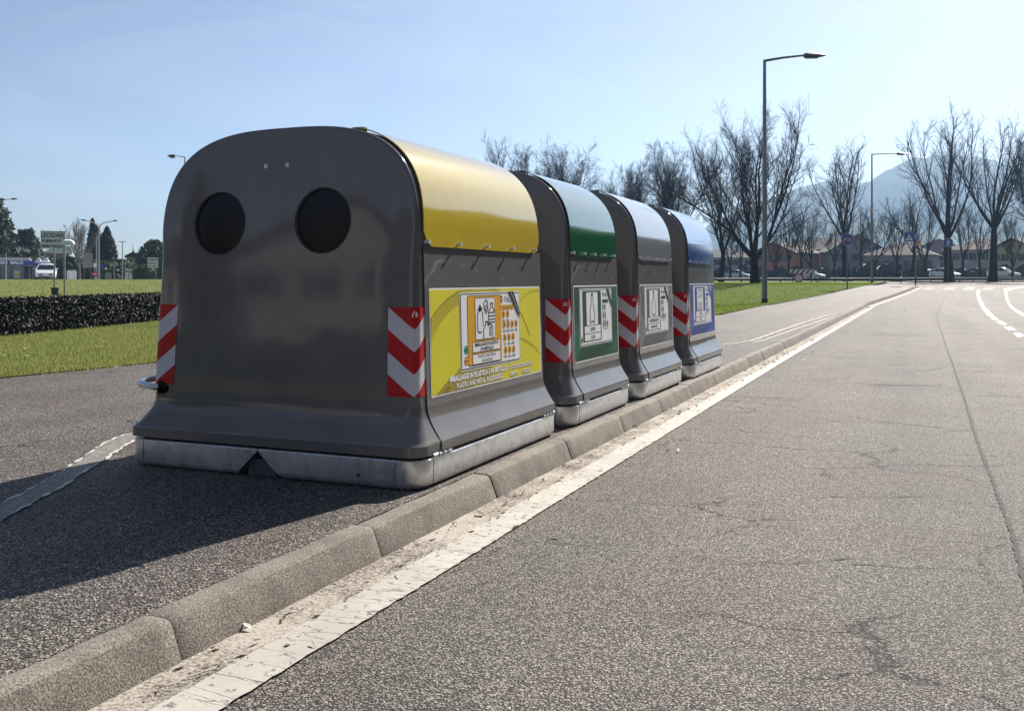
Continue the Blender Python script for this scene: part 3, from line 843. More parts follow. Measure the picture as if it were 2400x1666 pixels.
def shell_mb(L):
    mb = MB()
    vs, rings = [], []
    def ring(off_fn, y_fn):
        ids = []
        for i, (x, z) in enumerate(OUT):
            o = off_fn(z)
            nx, nz = NRM[i]
            if z < .235: nz = 0; nx = math.copysign(1, x)
            px, pz = x - nx * o, z - nz * o
            ids.append(len(vs)); vs.append((px, y_fn(z), pz))
        rings.append(ids)
    ang = [0, 15, 30, 45, 60, 75, 90]
    for a in ang:
        a = R(a); ring(lambda z: rad(z) * (1 - math.sin(a)), lambda z: ins_y(z) + rad(z) * (1 - math.cos(a)))
    ring(lambda z: 0, lambda z: L * .35); ring(lambda z: 0, lambda z: L * .65)
    for a in ang[::-1]:
        a = R(a); ring(lambda z: rad(z) * (1 - math.sin(a)), lambda z: L - ins_y(z) - rad(z) * (1 - math.cos(a)))
    fs = []
    for A, B in zip(rings[:-1], rings[1:]):
        for i in range(NO - 1): fs.append((A[i], A[i+1], B[i+1], B[i]))
    NX = 6
    for rg in (rings[0], rings[-1]):
        mid = NO // 2
        prev = None
        for i in range(mid):
            a, b = vs[rg[i]], vs[rg[NO-1-i]]
            row = [rg[i]]
            for k in range(1, NX):
                t = k / NX
                vs.append((a[0] + (b[0]-a[0])*t, a[1], a[2])); row.append(len(vs)-1)
            row.append(rg[NO-1-i])
            if prev:
                for k in range(NX): fs.append((prev[k], prev[k+1], row[k+1], row[k]))
            prev = row
        fs.append(tuple(prev + [rg[mid]]))
        if True:
            pass
    # floor of the shell
    for A, B in zip(rings[:-1], rings[1:]):
        fs.append((A[0], B[0], B[NO-1], A[NO-1]))
    first = [i for i in range(NO, 0)]
    mb.add(vs, fs)
    return mb, vs

def close_mesh(o):
    """weld and cap whatever is still open so that the cut is clean"""
    bm = bmesh.new(); bm.from_mesh(o.data)
    bmesh.ops.remove_doubles(bm, verts=bm.verts, dist=1e-5)
    ed = [e for e in bm.edges if e.is_boundary]
    if ed: bmesh.ops.holes_fill(bm, edges=ed, sides=0)
    bmesh.ops.recalc_face_normals(bm, faces=bm.faces)
    bm.to_mesh(o.data); bm.free()

def cover_mb(L):
    """the coloured sheet from the right side up to the crown"""
    idx = [i for i, (x, z) in enumerate(OUT[:NO//2]) if z >= 1.235 and x > .42]
    pts = [(HW - ins_x(1.222), 1.222), (HW - ins_x(1.235), 1.238)] + [OUT[i] for i in idx]
    nr = out_normals(pts)
    mb = MB(); vs = []
    NY = 8
    for off in (.016, .009):
        for (x, z), (nx, nz) in zip(pts, nr):
            ch = max(0, (1.285 - z)) * 1.35 if z < 1.285 else 0
            y0 = ins_y(z) + .052 + ch; y1 = L - ins_y(z) + .022 - ch
            for k in range(NY + 1): vs.append((x + nx*off, y0 + (y1-y0)*k/NY, z + nz*off))
    n, m = len(pts), NY + 1
    fs = []
    for s in (0, 1):
        b = s * n * m
        for i in range(n-1):
            for k in range(NY):
                q = (b+i*m+k, b+i*m+k+1, b+(i+1)*m+k+1, b+(i+1)*m+k)
                fs.append(q if s == 0 else q[::-1])
    rim = [i*m for i in range(n)] + [(n-1)*m+k for k in range(1, m)] + [i*m+NY for i in range(n-2, -1, -1)] + [k for k in range(NY-1, 0, -1)]
    for a, b in zip(rim, rim[1:] + rim[:1]): fs.append((a, b, b+n*m, a+n*m))
    mb.add(vs, fs)
    return mb

def panel_mb(L):
    """the side flap below the sheet, standing a little proud so that its seam shows"""
    zs = [.176, .2, .217, .228, .24, .255, .27, .285, .30, .315, .33, .345, .36, .38, .40, .45, .5, .6, .8, 1.0, 1.226]
    mb = MB(); vs = []
    m = 2
    for off in (.006, -.004):
        for z in zs:
            x = HW - ins_x(z) + off
            vs += [(x, .232, z), (x, L - .105, z)]
    n = len(zs)
    fs = [(i*2, i*2+1, i*2+3, i*2+2) for i in range(n-1)]
    b = n*2
    rim = [i*2 for i in range(n)] + [i*2+1 for i in range(n-1, -1, -1)]
    for p, q in zip(rim, rim[1:] + rim[:1]): fs.append((p, q, q+b, p+b))
    mb.add(vs, fs)
    return mb

def groove_mb(yy):
    """dark joints at both ends of the flap"""
    zs = [.176, .217, .24, .27, .30, .33, .36, .40, .5, .7, 1.0, 1.225]
    mb = MB()
    if True:
        vs = []
        for z in zs:
            x = HW - ins_x(z) + .0015
            vs += [(x, yy - .0045, z), (x, yy + .0045, z)]
        mb.add(vs, [(2*i, 2*i+1, 2*i+3, 2*i+2) for i in range(len(zs)-1)])
    return mb

def pan_mb(L):
    rr = .13
    def plan(ins):
        pts = []
        r = rr - ins * .6
        for cx, cy, a0 in ((HW-rr, rr, -90), (HW-rr, L-rr, 0), (-HW+rr, L-rr, 90), (-HW+rr, rr, 180)):
            for k in range(9):
                a = R(a0 + 90*k/8)
                q = rr - ins
                pts.append((cx + q*math.cos(a), cy + q*math.sin(a)))
        return pts
    mb = MB(); vs = []; n = 36
    lev = [(.045, 0.0), (.024, .006), (.008, .02), (0, .04), (0, .146), (.004, .1505), (.03, .152)]
    for ins, z in lev: vs += [(x, y, z) for x, y in plan(ins)]
    fs = [(i*n+k, i*n+(k+1) % n, (i+1)*n+(k+1) % n, (i+1)*n+k) for i in range(len(lev)-1) for k in range(n)]
    fs += [tuple(range(n-1, -1, -1)), tuple((len(lev)-1)*n+k for k in range(n))]
    mb.add(vs, fs)
    return mb

def corner(u, z, off, sx, sy, L):
    """point on the shell round a vertical corner: u < 0 on the end face, u > 0 on the side"""
    r = rad(z); hx = HW - ins_x(z); y0 = ins_y(z)
    q = r * PI / 2
    if u < -q/2: x, y, nx, ny = hx - r + (u + q/2), y0, 0, -1
    elif u > q/2: x, y, nx, ny = hx, y0 + r + (u - q/2), 1, 0
    else:
        a = R(45) + u / r - PI/2
        nx, ny = math.cos(a), math.sin(a)
        x, y = hx - r + r*nx, y0 + r + r*ny
    x += nx*off; y += ny*off
    if sy < 0: y = L - y
    return (x * sx, y, z)

def chevron_mb(sx, sy, L, off=.0025):
    z0, z1 = .452, .908
    hb = (z1 - z0) / 4
    u0, u1, slope = -.150, .120, None
    us = sorted(set([u0, 0, u1] + [u0 + (u1-u0)*k/18 for k in range(19)]))
    mb = MB()
    def zb(k, u):
        d = (-u / -u0) if u < 0 else (u / u1)
        d = abs(d)
        return z1 - k*hb + d*hb
    for ua, ub in zip(us[:-1], us[1:]):
        for k in range(-1, 6):
            hi = (zb(k, ua), zb(k, ub)); lo = (zb(k+1, ua), zb(k+1, ub))
            P = [(ua, lo[0]), (ub, lo[1]), (ub, hi[1]), (ua, hi[0])]
            cl = []
            for u, z in P: cl.append((u, min(z1, max(z0, z))))
            if abs(cl[0][1]-cl[3][1]) < 1e-6 and abs(cl[1][1]-cl[2][1]) < 1e-6: continue
            pts = [corner(u, z, off, sx, sy, L) for u, z in cl]
            mb.add(pts, [(0, 1, 2, 3)], (k + 1) % 2)
    return mb

def emblem_mb(sx, sy, L):
    mb = MB()
    def q(pts): mb.add([corner(a, b, .0035, sx, sy, L) for a, b in pts], [tuple(range(len(pts)))])
    c, z = .0, .873
    q([(c-.016, z-.016), (c-.008, z-.016), (c-.002, z+.012), (c-.010, z+.006)])
    q([(c+.002, z-.014), (c+.014, z-.017), (c+.013, z+.006), (c+.004, z+.014)])
    q([(c-.005, z+.012), (c-.001, z+.012), (c-.001, z+.018), (c-.005, z+.018)])
    q([(c-.034, z-.024), (c+.034, z-.024), (c+.034, z-.0255), (c-.034, z-.0255)])
    return mb

class Print:
    """flat print laid on the side flap; u runs along the container, v up"""
    def __init__(self, y0, z0, L): self.y0, self.z0, self.mb = y0, z0, {}
    def pt(self, u, v, lay):
        z = self.z0 + v
        return (HW - ins_x(z) + .0075 + lay * .0007, self.y0 + u, z)
    SPLIT = set()
    def g(self, name):
        return self.mb.setdefault(name, (MB(), []))
    def poly(self, name, pts, mat, lay):
        mb, mats = self.g(name)
        if mat not in mats: mats.append(mat)
        mb.add([self.pt(u, v, lay) for u, v in pts], [tuple(range(len(pts)))], mats.index(mat))
    def rect(self, name, u0, v0, u1, v1, mat, lay, r=0.0):
        if r <= 0: return self.poly(name, [(u0, v0), (u1, v0), (u1, v1), (u0, v1)], mat, lay)
        pts = []
        for cu, cv, a0 in ((u1-r, v0+r, -90), (u1-r, v1-r, 0), (u0+r, v1-r, 90), (u0+r, v0+r, 180)):
            for k in range(5):
                a = R(a0 + 22.5*k); pts.append((cu + r*math.cos(a), cv + r*math.sin(a)))
        self.poly(name, pts, mat, lay)
    def frame(self, name, u0, v0, u1, v1, w, mat, inner, lay, r=.012):
        self.rect(name, u0, v0, u1, v1, mat, lay, r)
        self.rect(name, u0+w, v0+w, u1-w, v1-w, inner, lay+1, max(.002, r-w))
    def disc(self, name, u, v, r, mat, lay, ru=None, n=14):
        self.poly(name, [(u + (ru or r)*math.cos(2*PI*k/n), v + r*math.sin(2*PI*k/n)) for k in range(n)], mat, lay)
    def line(self, name, pts, w, mat, lay):
        for a, b in zip(pts[:-1], pts[1:]):
            dx, dy = b[0]-a[0], b[1]-a[1]; l = math.hypot(dx, dy) or 1
            nx, ny = -dy/l*w/2, dx/l*w/2; ex, ey_ = dx/l*w*.35, dy/l*w*.35
            self.poly(name, [(a[0]-ex+nx, a[1]-ey_+ny), (a[0]-ex-nx, a[1]-ey_-ny), (b[0]+ex-nx, b[1]+ey_-ny), (b[0]+ex+nx, b[1]+ey_+ny)], mat, lay)
    def text(self, name, body, u0, u1, v, size, mat, lay, bold=0.0):
        vs, fs = text_mesh(body, size, 'LEFT', bold)
        x0, x1 = min(p[0] for p in vs), max(p[0] for p in vs)
        k = (u1 - u0) / (x1 - x0)
        mb, mats = self.g(name + '#' + body)
        if mat not in mats: mats.append(mat)
        mb.add([self.pt(u0 + (x-x0)*k, v + y, lay) for x, y in vs], fs, mats.index(mat))
    def build(self, parent):
        for n, (mb, mats) in self.mb.items():
            o = mb.build(n.split('#')[0], [M[x] for x in mats], parent)

def icons(P, rows, mat, r, ru, glyph):
    rnd = random.Random(4)
    ci = 0
    for (v, us) in rows:
        for u in us:
            ci += 1; ic = 'icon#%d' % ci
            P.disc(ic, u, v, r, mat, 6, ru)
            P.line(ic, [(u-ru*.3, v-r*.45), (u+ru*.1, v), (u-ru*.05, v+r*.5)], ru*.22, glyph, 7)
            P.line(ic, [(u+ru*.35, v-r*.4), (u+ru*.3, v+r*.3)], ru*.2, glyph, 7)
            for j in range(2):
                w = ru * rnd.uniform(.6, 1.1)
                P.rect(ic, u-w, v-r-.011-.008*j, u+w, v-r-.0075-.008*j, 'black_print', 6)

def sticker_yellow(root, L):
    y0, z0, Wd, Ht = .275, .432, 1.575, .572
    P = Print(y0, z0, L)
    st = MB()
    P.rect('face', 0, 0, Wd, Ht, 'white_print', 0, .012)
    P.rect('face', .009, .009, Wd-.009, Ht-.009, 'yellow_print', 1, .006)
    body, mats = P.mb.pop('face')
    face = body.build('info_sticker', [M[x] for x in mats], root)
    face['label'] = 'yellow sticker for plastic and metal packaging'
    # swooping darker bands of the backdrop
    def band(c, r0, r1, a0, a1, mat):
        pts = [(c[0]+r0*math.cos(R(a)), c[1]+r0*.62*math.sin(R(a))) for a in lin(a0, a1, 18)] + [(c[0]+r1*math.cos(R(a)), c[1]+r1*.62*math.sin(R(a))) for a in lin(a1, a0, 18)]
        pts = [(min(Wd-.01, max(.01, u)), min(Ht-.01, max(.01, v))) for u, v in pts]
        for k in range(17):
            q = [pts[k], pts[k+1], pts[34-k], pts[35-k]]
            if abs((q[1][0]-q[0][0])*(q[2][1]-q[0][1])-(q[1][1]-q[0][1])*(q[2][0]-q[0][0])) + abs((q[2][0]-q[0][0])*(q[3][1]-q[0][1])-(q[2][1]-q[0][1])*(q[3][0]-q[0][0])) > 1e-6:
                P.poly('backdrop_swirl', q, mat, 2)
    M.setdefault('ochre2', plain('ochre2', (.47, .40, .025), .5, var=.1, scale=3, spec=.2))
    band((.62, .08), .80, .70, 60, 175, 'ochre2')
    band((.62, .08), .815, .80, 20, 175, 'ochre_print')
    band((.95, -.30), .93, .90, 40, 150, 'ochre2')
    band((.75, -.48), 1.05, .83, 88, 150, 'ochre_print')
    band((1.50, .30), .40, .385, 60, 240, 'ochre2')
    # white plate
    P.rect('plate', .355, .105, 1.215, .545, 'white_print', 3, .014)
    P.rect('plate', .362, .112, 1.208, .538, 'black_print', 4, .012)
    P.rect('plate', .368, .118, 1.202, .532, 'white_print', 5, .009)
    P.rect('plate', .446, .126, .918, .526, 'black_print', 6, .016)
    P.rect('plate', .450, .130, .914, .522, 'orange_print', 7, .013)
    P.frame('plate', .545, .268, .822, .513, .004, 'black_print', 'white_print', 8, .012)
    P.frame('plate', .500, .198, .892, .260, .004, 'black_print', 'white_print', 8, .008)
    P.frame('plate', .500, .130, .892, .192, .004, 'black_print', 'white_print', 8, .008)
    b, w = 'black_print', .008
    g = 'pictogram'
    can = [(.600, .435), (.575, .42), (.572, .335), (.59, .312), (.625, .312)]
    P.line(g, can, w, b, 10); P.line(g, [(.645, .43), (.652, .35)], w, b, 10)
    P.disc(g, .612, .445, .012, b, 10, .03); P.rect(g, .600, .450, .624, .470, b, 10)
    P.line(g, [(.668, .480), (.700, .500), (.722, .478), (.722, .44), (.694, .42), (.668, .45), (.668, .48)], w, b, 10)
    P.line(g, [(.675, .452), (.70, .47), (.712, .452), (.694, .435), (.675, .452)], w*.7, b, 10)
    P.line(g, [(.765, .475), (.765, .455), (.728, .425), (.728, .345)], w, b, 10)
    P.line(g, [(.79, .475), (.79, .455), (.816, .43)], w, b, 10); P.line(g, [(.762, .477), (.793, .477)], w, b, 10)
    for v in (.422, .402, .382, .365): P.line(g, [(.728, v), (.816, v)], w*.8, b, 10)
    P.line(g, [(.655, .274), (.655, .325), (.685, .35), (.685, .37), (.715, .37), (.715, .353), (.765, .353), (.785, .335), (.785, .274)], w, b, 10)
    P.line(g, [(.742, .335), (.76, .335), (.76, .29), (.742, .29), (.742, .335)], w*.9, b, 10)
    t = 'lettering'
    P.text(t, 'IMBALLAGGI IN PLASTICA', .532, .860, .242, .027, b, 10, .0006)
    P.text(t, 'E IN METALLO', .610, .790, .215, .027, b, 10, .0006)
    P.text(t, 'PLASTIC AND METAL', .572, .826, .174, .026, b, 10)
    P.text(t, 'PACKAGING', .626, .772, .147, .026, b, 10)
    P.text(t, 'IMBALLAGGI IN PLASTICA E IN METALLO', .218, 1.004, .071, .042, 'ochre_print', 3, .0022)
    P.text(t, 'PLASTIC AND METAL PACKAGING', .300, .926, .028, .040, 'ochre_print', 3, .0012)
    P.text(t, 'SVUOTA', 1.038, 1.189, .068, .036, 'ochre_print', 3, .001)
    P.text(t, 'SCHIACCIA', 1.209, 1.407, .068, .036, 'ochre_print', 3, .001)
    P.text(t, 'EMPTY', 1.050, 1.166, .026, .034, 'ochre_print', 3, .001)
    P.text(t, 'CRUSH', 1.249, 1.370, .026, .034, 'ochre_print', 3, .001)
    P.text(t, 'IMBALLAGGI IN PLASTICA E IN METALLO', .214, 1.000, .075, .042, 'white_print', 4, .0022)
    P.text(t, 'PLASTIC AND METAL PACKAGING', .296, .922, .032, .040, 'white_print', 4, .0012)
    P.text(t, 'SVUOTA', 1.034, 1.185, .072, .036, 'white_print', 4, .001)
    P.text(t, 'SCHIACCIA', 1.205, 1.403, .072, .036, 'white_print', 4, .001)
    P.text(t, 'EMPTY', 1.046, 1.162, .030, .034, 'white_print', 4, .001)
    P.text(t, 'CRUSH', 1.245, 1.366, .030, .034, 'white_print', 4, .001)
    # emblems, ribbon, warning strip, icons
    P.poly('emblem', [(.93, .472), (.948, .500), (.93, .528), (.912, .500)], b, 6)
    P.disc('emblem', .93, .50, .007, 'white_print', 7, .006)
    P.disc('emblem', .985, .500, .015, b, 6, .013); P.disc('emblem', .985, .500, .011, 'white_print', 7, .009)
    for k, (a, c) in enumerate(((.505, .03), (.494, .05), (.482, .07))): P.rect('emblem', 1.005, a-.0025, 1.005 + c, a+.0025, b, 6)
    P.poly('corner_ribbon', [(1.034, .543), (1.112, .543), (1.207, .425), (1.207, .375)], b, 9)
    P.line('corner_ribbon', [(1.075, .535), (1.2, .408)], .004, 'white_print', 10)
    P.rect('warning_strip', .925, .432, 1.118, .462, 'orange_print', 6)
    for v in (.441, .452): P.rect('warning_strip', .945, v-.002, 1.10, v+.002, 'ochre_print', 7)
    icons(P, [(.405, (.955, 1.018)), (.341, (.961, 1.022, 1.085, 1.148)), (.262, (.968, 1.032, 1.096)), (.184, (.975, 1.038, 1.102))], 'orange_print', .026, .025, 'black_print')
    P.disc('seal#1', .424, .222, .026, 'teal_print', 6, .030); P.disc('seal#2', .426, .160, .026, 'black_print', 6, .030); P.disc('seal#2', .426, .160, .0235, 'orange_print', 7, .027)
    P.rect('seal#1', .400, .220, .448, .224, b, 8); P.rect('seal#2', .402, .158, .450, .162, b, 8)
    P.build(face)

def sticker_small(root, L, base, facet, faint, names, lower, pict, label):
    y0, z0, Wd, Ht = .275, .432, L - .395, .572
    P = Print(y0, z0, L)
    P.rect('face', 0, 0, Wd, Ht, 'white_print', 0, .012)
    P.rect('face', .010, .010, Wd-.010, Ht-.010, base, 1, .006)
    body, mats = P.mb.pop('face')
    face = body.build('info_sticker', [M[x] for x in mats], root)
    face['label'] = label
    P.poly('backdrop_facet#1', [(.011, .30), (.011, .012), (.20, .15), (.13, .26)], facet, 2)
    P.poly('backdrop_facet#2', [(Wd-.011, .56), (Wd*.72, .56), (Wd*.84, .46), (Wd-.011, .40)], facet, 2)
    P.poly('backdrop_facet#3', [(Wd*.60, .011), (Wd-.011, .011), (Wd-.011, .17), (Wd*.86, .11)], facet, 2)
    s = Wd / 1.12
    u = lambda k: k * s
    P.rect('plate', u(.125), .112, u(.945), .548, 'white_print', 3, .014)
    P.rect('plate', u(.135), .119, u(.935), .541, base, 4, .010)
    P.rect('plate', u(.143), .125, u(.927), .535, 'white_print', 5, .008)
    P.rect('plate', u(.195), .142, u(.655), .530, base, 6, .012)
    P.rect('plate', u(.285), .268, u(.565), .518, 'white_print', 7, .008)
    P.rect('plate', u(.232), .206, u(.630), .262, 'white_print', 7, .006)
    P.rect('plate', u(.232), .150, u(.630), .200, 'white_print', 7, .006)
    b = base if base != 'grey_print' else 'black_print'
    g = 'pictogram'
    cx = u(.425)
    if pict == 'bottle':
        for sg in (-1, 1):
            P.line(g, [(cx+sg*.018*s, .500), (cx+sg*.020*s, .470), (cx+sg*.026*s, .42), (cx+sg*.052*s, .375), (cx+sg*.056*s, .30), (cx+sg*.046*s, .283)], .009, b, 9)
        P.line(g, [(cx-.05*s, .284), (cx, .298), (cx+.05*s, .284)], .009, b, 9); P.rect(g, cx-.024*s, .495, cx+.024*s, .509, b, 9)
    elif pict == 'bag':
        for sg in (-1, 1):
            P.line(g, [(cx, .475), (cx+sg*.03*s, .43), (cx+sg*.062*s, .37), (cx+sg*.066*s, .32), (cx+sg*.045*s, .29), (cx, .282)], .009, b, 9)
            P.line(g, [(cx, .475), (cx+sg*.03*s, .503), (cx+sg*.005*s, .507)], .008, b, 9)
    else:
        P.line(g, [(u(.33), .39), (u(.33), .28), (u(.50), .28), (u(.50), .42)], .008, b, 9)
        P.line(g, [(u(.34), .50), (u(.34), .42), (u(.42), .42), (u(.42), .50), (u(.34), .50)], .008, b, 9)
        P.line(g, [(u(.44), .505), (u(.53), .49), (u(.51), .43), (u(.43), .45)], .008, b, 9)
        for v in (.30, .32, .34, .36): P.line(g, [(u(.36), v), (u(.47), v)], .005, b, 9)
    t = 'lettering'
    k = .0006
    n1, n2 = names
    def ctext(body, v, size, mx):
        vs, fs = text_mesh(body, size)
        w = min(max(p[0] for p in vs) - min(p[0] for p in vs), mx)
        P.text(t, body, u(.431) - w/2, u(.431) + w/2, v, size, b, 9, k)
    ctext(n1, .234, .040, .36*s); ctext(n2, .175, .036, .36*s)
    P.text(t, lower[0], u(.17), u(.93), .078, .036, faint, 3, .0006)
    P.text(t, lower[1], u(.17), u(.93), .034, .036, faint, 3, .0006)
    P.poly('emblem', [(u(.715), .475), (u(.735), .500), (u(.715), .525), (u(.695), .500)], b, 6)
    for a, c in ((.507, .05), (.495, .075), (.483, .06)): P.rect('emblem', u(.755), a-.003, u(.755 + c), a+.003, b, 6)
    P.poly('corner_ribbon', [(u(.80), .546), (u(.865), .546), (u(.934), .44), (u(.934), .39)], b, 9)
    P.rect('warning_strip', u(.69), .430, u(.845), .458, b, 6)
    icons(P, [(.398, (u(.705), u(.755))), (.330, (u(.710), u(.762))), (.262, (u(.715), u(.768), u(.820)))], b, .024, .020*s, 'white_print')
    P.disc('seal', u(.168), .160, .024, b, 6, .016)
    P.build(face)

def make_bin(name, X, Y, L, sheet_mat, label, holes, sticker):
    root = empty(name, (X - HW, Y, 0))
    tag(root, label, 'recycling bin', 'big grey recycling containers in a row along the kerb')
    mb, _ = shell_mb(L)
    shell = mb.build('shell', M['paint'], root)
    close_mesh(shell)
    if holes:
        cut = MB()
        for hx, hz in holes: cut.disc((hx, hz), .172, 'y', 40, 0, (ins_y(hz) - .3, ins_y(hz) + .04))
        cut.f = cut.f
        boolean_cut(shell, cut)
        shell.data.materials.clear(); shell.data.materials.append(M['paint'])
        for hx, hz in holes:
            y0 = ins_y(hz)
            f = MB()
            n, nr = 40, 6
            vs = [(hx, y0 + .006, hz)]
            for j in range(1, nr + 1):
                q = .1705 * j / nr
                yy = y0 + .006 + .006 * (j / nr) ** 2 + (q * 0)
                vs += [(hx + q*math.cos(2*PI*k/n), yy + q*math.sin(2*PI*k/n) * .06, hz + q*math.sin(2*PI*k/n)) for k in range(n)]
            fs = [(0, 1+k, 1+(k+1) % n) for k in range(n)]
            fs += [(1+(j-1)*n+k, 1+(j-1)*n+(k+1) % n, 1+j*n+(k+1) % n, 1+j*n+k) for j in range(1, nr) for k in range(n)]
            f.add(vs, fs)
            fl = f.build('rubber_flap', M['black_rubber'], root, 60)
            rg = MB()
            rg.v = []
            vs = []
            for (q, dy) in ((.172, .0), (.1775, -.003), (.1785, .001)):
                vs += [(hx + q*math.cos(2*PI*k/n), y0 + dy + q*math.sin(2*PI*k/n)*.06, hz + q*math.sin(2*PI*k/n)) for k in range(n)]
            rg.add(vs, [(j*n+k, j*n+(k+1) % n, (j+1)*n+(k+1) % n, (j+1)*n+k) for j in range(2) for k in range(n)])
            rg.build('rim', M['dark'], fl, 60)
        for bx in (-.114, .029):
            z = 1.675; y0 = ins_y(z)
            b = MB().disc((bx, z), .013, 'y', 14, 0, (y0 - .004, y0 + .002)); b.disc((bx, z), .008, 'y', 6, 0, (y0 - .009, y0 - .003))
            b.build('bolt', M['bolt_steel'], root)
    shell.data.polygons.foreach_set('use_smooth', [True] * len(shell.data.polygons))
    shell.data.set_sharp_from_angle(angle=R(38)); shell.data.update()
    # mould parting line that runs down the end face from the shoulder
    pl_ = MB()
    a, b = (.52, 1.80), (.40, 1.56)
    ya, yb_ = ins_y(a[1]) - .0008, ins_y(b[1]) - .0008
    pl_.add([(a[0] - .0008, ya, a[1]), (a[0] + .0008, ya, a[1]), (b[0] + .0008, yb_, b[1]), (b[0] - .0008, yb_, b[1])], [(0, 1, 2, 3)])
    pl_.build('parting_line', M['panel_grey'], root)
    cv = cover_mb(L).build('cover_sheet', M[sheet_mat], root, 40)
    cv['label'] = sheet_mat.replace('_', ' ').replace('sheet', 'curved cover sheet')
    for k in range(5):
        yy = .238 + k * (L - .238 - .252) / 4
        x = HW - ins_x(1.24)
        r = MB().disc((yy, 1.245), .009, 'x', 10, 0, (x + .010, x + .036)); r.disc((yy, 1.245), .0115, 'x', 10, 0, (x + .034, x + .040))
        r.build('rivet', M['bolt_steel'], root)
    st = MB().box(.40, ins_y(ZT) + .05, 1.842, .47, ins_y(ZT) + .09, 1.866)
    st.build('hinge_strap', M['lamp_grey'], root)
    panel_mb(L).build('side_flap', M['paint'], root, 40)
    for yy in (.228, L - .101): groove_mb(yy).build('flap_joint', M['dark'], root)
    for sx in (1, -1):
        for sy in (1, -1):
            cb = chevron_mb(sx, sy, L).build('chevron_sticker', [M['white_film'], M['red_film']], root)
            emblem_mb(sx, sy, L).build('emblem', M['white_print'], cb)
    pan = pan_mb(L).build('base_pan', M['galv'], root)
    cut = MB()
    nx = -.025
    for d0, d1 in ((-.05, .16), (L - .16, L + .05)):
        cut.prism([(nx - .165, -.02), (nx + .165, -.02), (nx + .14, .012), (nx + .004, .139), (nx - .004, .139), (nx - .14, .012)], d0, d1, 'y')
    boolean_cut(pan, cut)
    pan.data.materials.clear(); pan.data.materials.append(M['galv'])
    pan.data.polygons.foreach_set('use_smooth', [True] * len(pan.data.polygons)); pan.data.set_sharp_from_angle(angle=R(30))
    pk = MB().prism([(nx - .085, .004), (nx + .10, .004), (nx + .10, .055), (nx + .03, .10), (nx - .075, .085)], .03, .14, 'y')
    pk.build('fork_pocket', M['lamp_grey'], root)
    # lip between steel pan and shell, weld seams, hinges
    sh = MB().box(-HW + .07, .07, .15, HW - .07, L - .07, .168); sh.build('gap_filler', M['dark'], root)
    for q in ((-HW + .138, -.0012, .03, -HW + .142, .004, .146), (HW - .142, -.0012, .03, HW - .138, .004, .146), (HW - .004, .145, .03, HW + .0013, .149, .146), (nx - .002, -.0012, .139, nx + .002, .004, .152)):
        MB().box(*q).build('weld_seam', M['lamp_grey'], root)
    for y0 in (.15, L - .30):
        h = MB().tube([(HW - .004, y0, .160), (HW - .004, y0 + .20, .160)], .010, 10)
        hb = h.build('hinge', M['galv'], root, 40)
        for q in (.05, .10, .15): MB().box(HW - .016, y0 + q - .002, .1495, HW + .0075, y0 + q + .002, .1705).build('knuckle', M['dark'], hb)
    # steel guide bar on the left side
    z = .437
    hx = HW - ins_x(z)
    yb = ins_y(z)
    p = [(-hx + .075, yb + .012, z - .006), (-hx + .04, yb - .016, z - .002), (-hx - .02, yb - .024, z + .006), (-hx - .08, yb - .002, z + .014), (-hx - .112, yb + .06, z + .022), (-hx - .095, yb + .14, z + .03), (-hx - .04, yb + .20, z + .034), (-hx + .04, yb + .21, z + .035)]
    def smooth_path(p, n=6):
        P = [Vector(q) for q in p]; out = []
        for i in range(len(P) - 1):
            a, b, c, d = P[max(0, i-1)], P[i], P[i+1], P[min(len(P)-1, i+2)]
            for k in range(n):
                t = k / n
                out.append(.5 * ((2*b) + (-a + c)*t + (2*a - 5*b + 4*c - d)*t*t + (-a + 3*b - 3*c + d)*t**3))
        out.append(P[-1]); return out
    gb = MB().tube(smooth_path(p), .020, 12).build('guide_bar', M['galv'], root, 50)
    MB().tube([(-hx + .105, yb + .03, z - .008), (-hx + .058, yb - .010, z - .002)], .038, 16).build('rubber_socket', M['black_rubber'], gb, 50)
    sticker(root, L)
    return root

BX = -3.21
b1 = make_bin('recycling_bin', -2.262, 4.16, 1.985, 'yellow_sheet', 'nearest grey recycling container with a yellow cover sheet and two round openings', [(-.420, 1.365), (.268, 1.365)], sticker_yellow)
# small dab of green paint on the steel pan
MB().disc((.60, .062), .011, 'y', 12, 0, (-.0015, .002)).build('paint_dot', M['green_facet'], b1)
make_bin('recycling_bin', -2.250, 6.385, 1.50, 'green_sheet', 'recycling container with a green cover sheet and a dark green bottle sticker', None,
    lambda r, L: sticker_small(r, L, 'green_print', 'green_facet', 'green_faint', ('VETRO', 'GLASS'), ('VETRO SVUOTA SENZA DISPERDERE', 'GLASS EMPTY WITHOUT DISPERSING'), 'bottle', 'dark green sticker for glass'))
make_bin('recycling_bin', -2.222, 8.10, 1.61, 'grey_sheet', 'grey recycling container with a pale grey cover sheet, between the green and the blue one', None,
    lambda r, L: sticker_small(r, L, 'grey_print', 'grey_facet', 'grey_faint', ('INDIFFERENZIATO', 'MIXED WASTE'), ('INDIFFERENZIATO  SOLO', 'MIXED WASTE  ONLY'), 'bag', 'grey sticker for mixed waste'))
make_bin('recycling_bin', -2.190, 9.98, 1.72, 'blue_sheet', 'grey recycling container with a blue cover sheet, last and farthest in the row', None,
    lambda r, L: sticker_small(r, L, 'blue_print', 'blue_facet', 'blue_faint', ('CARTA', 'PAPER'), ('CARTA  PIEGA  RIDUCI', 'PAPER  FOLD  REDUCE'), 'paper', 'blue sticker for paper'))

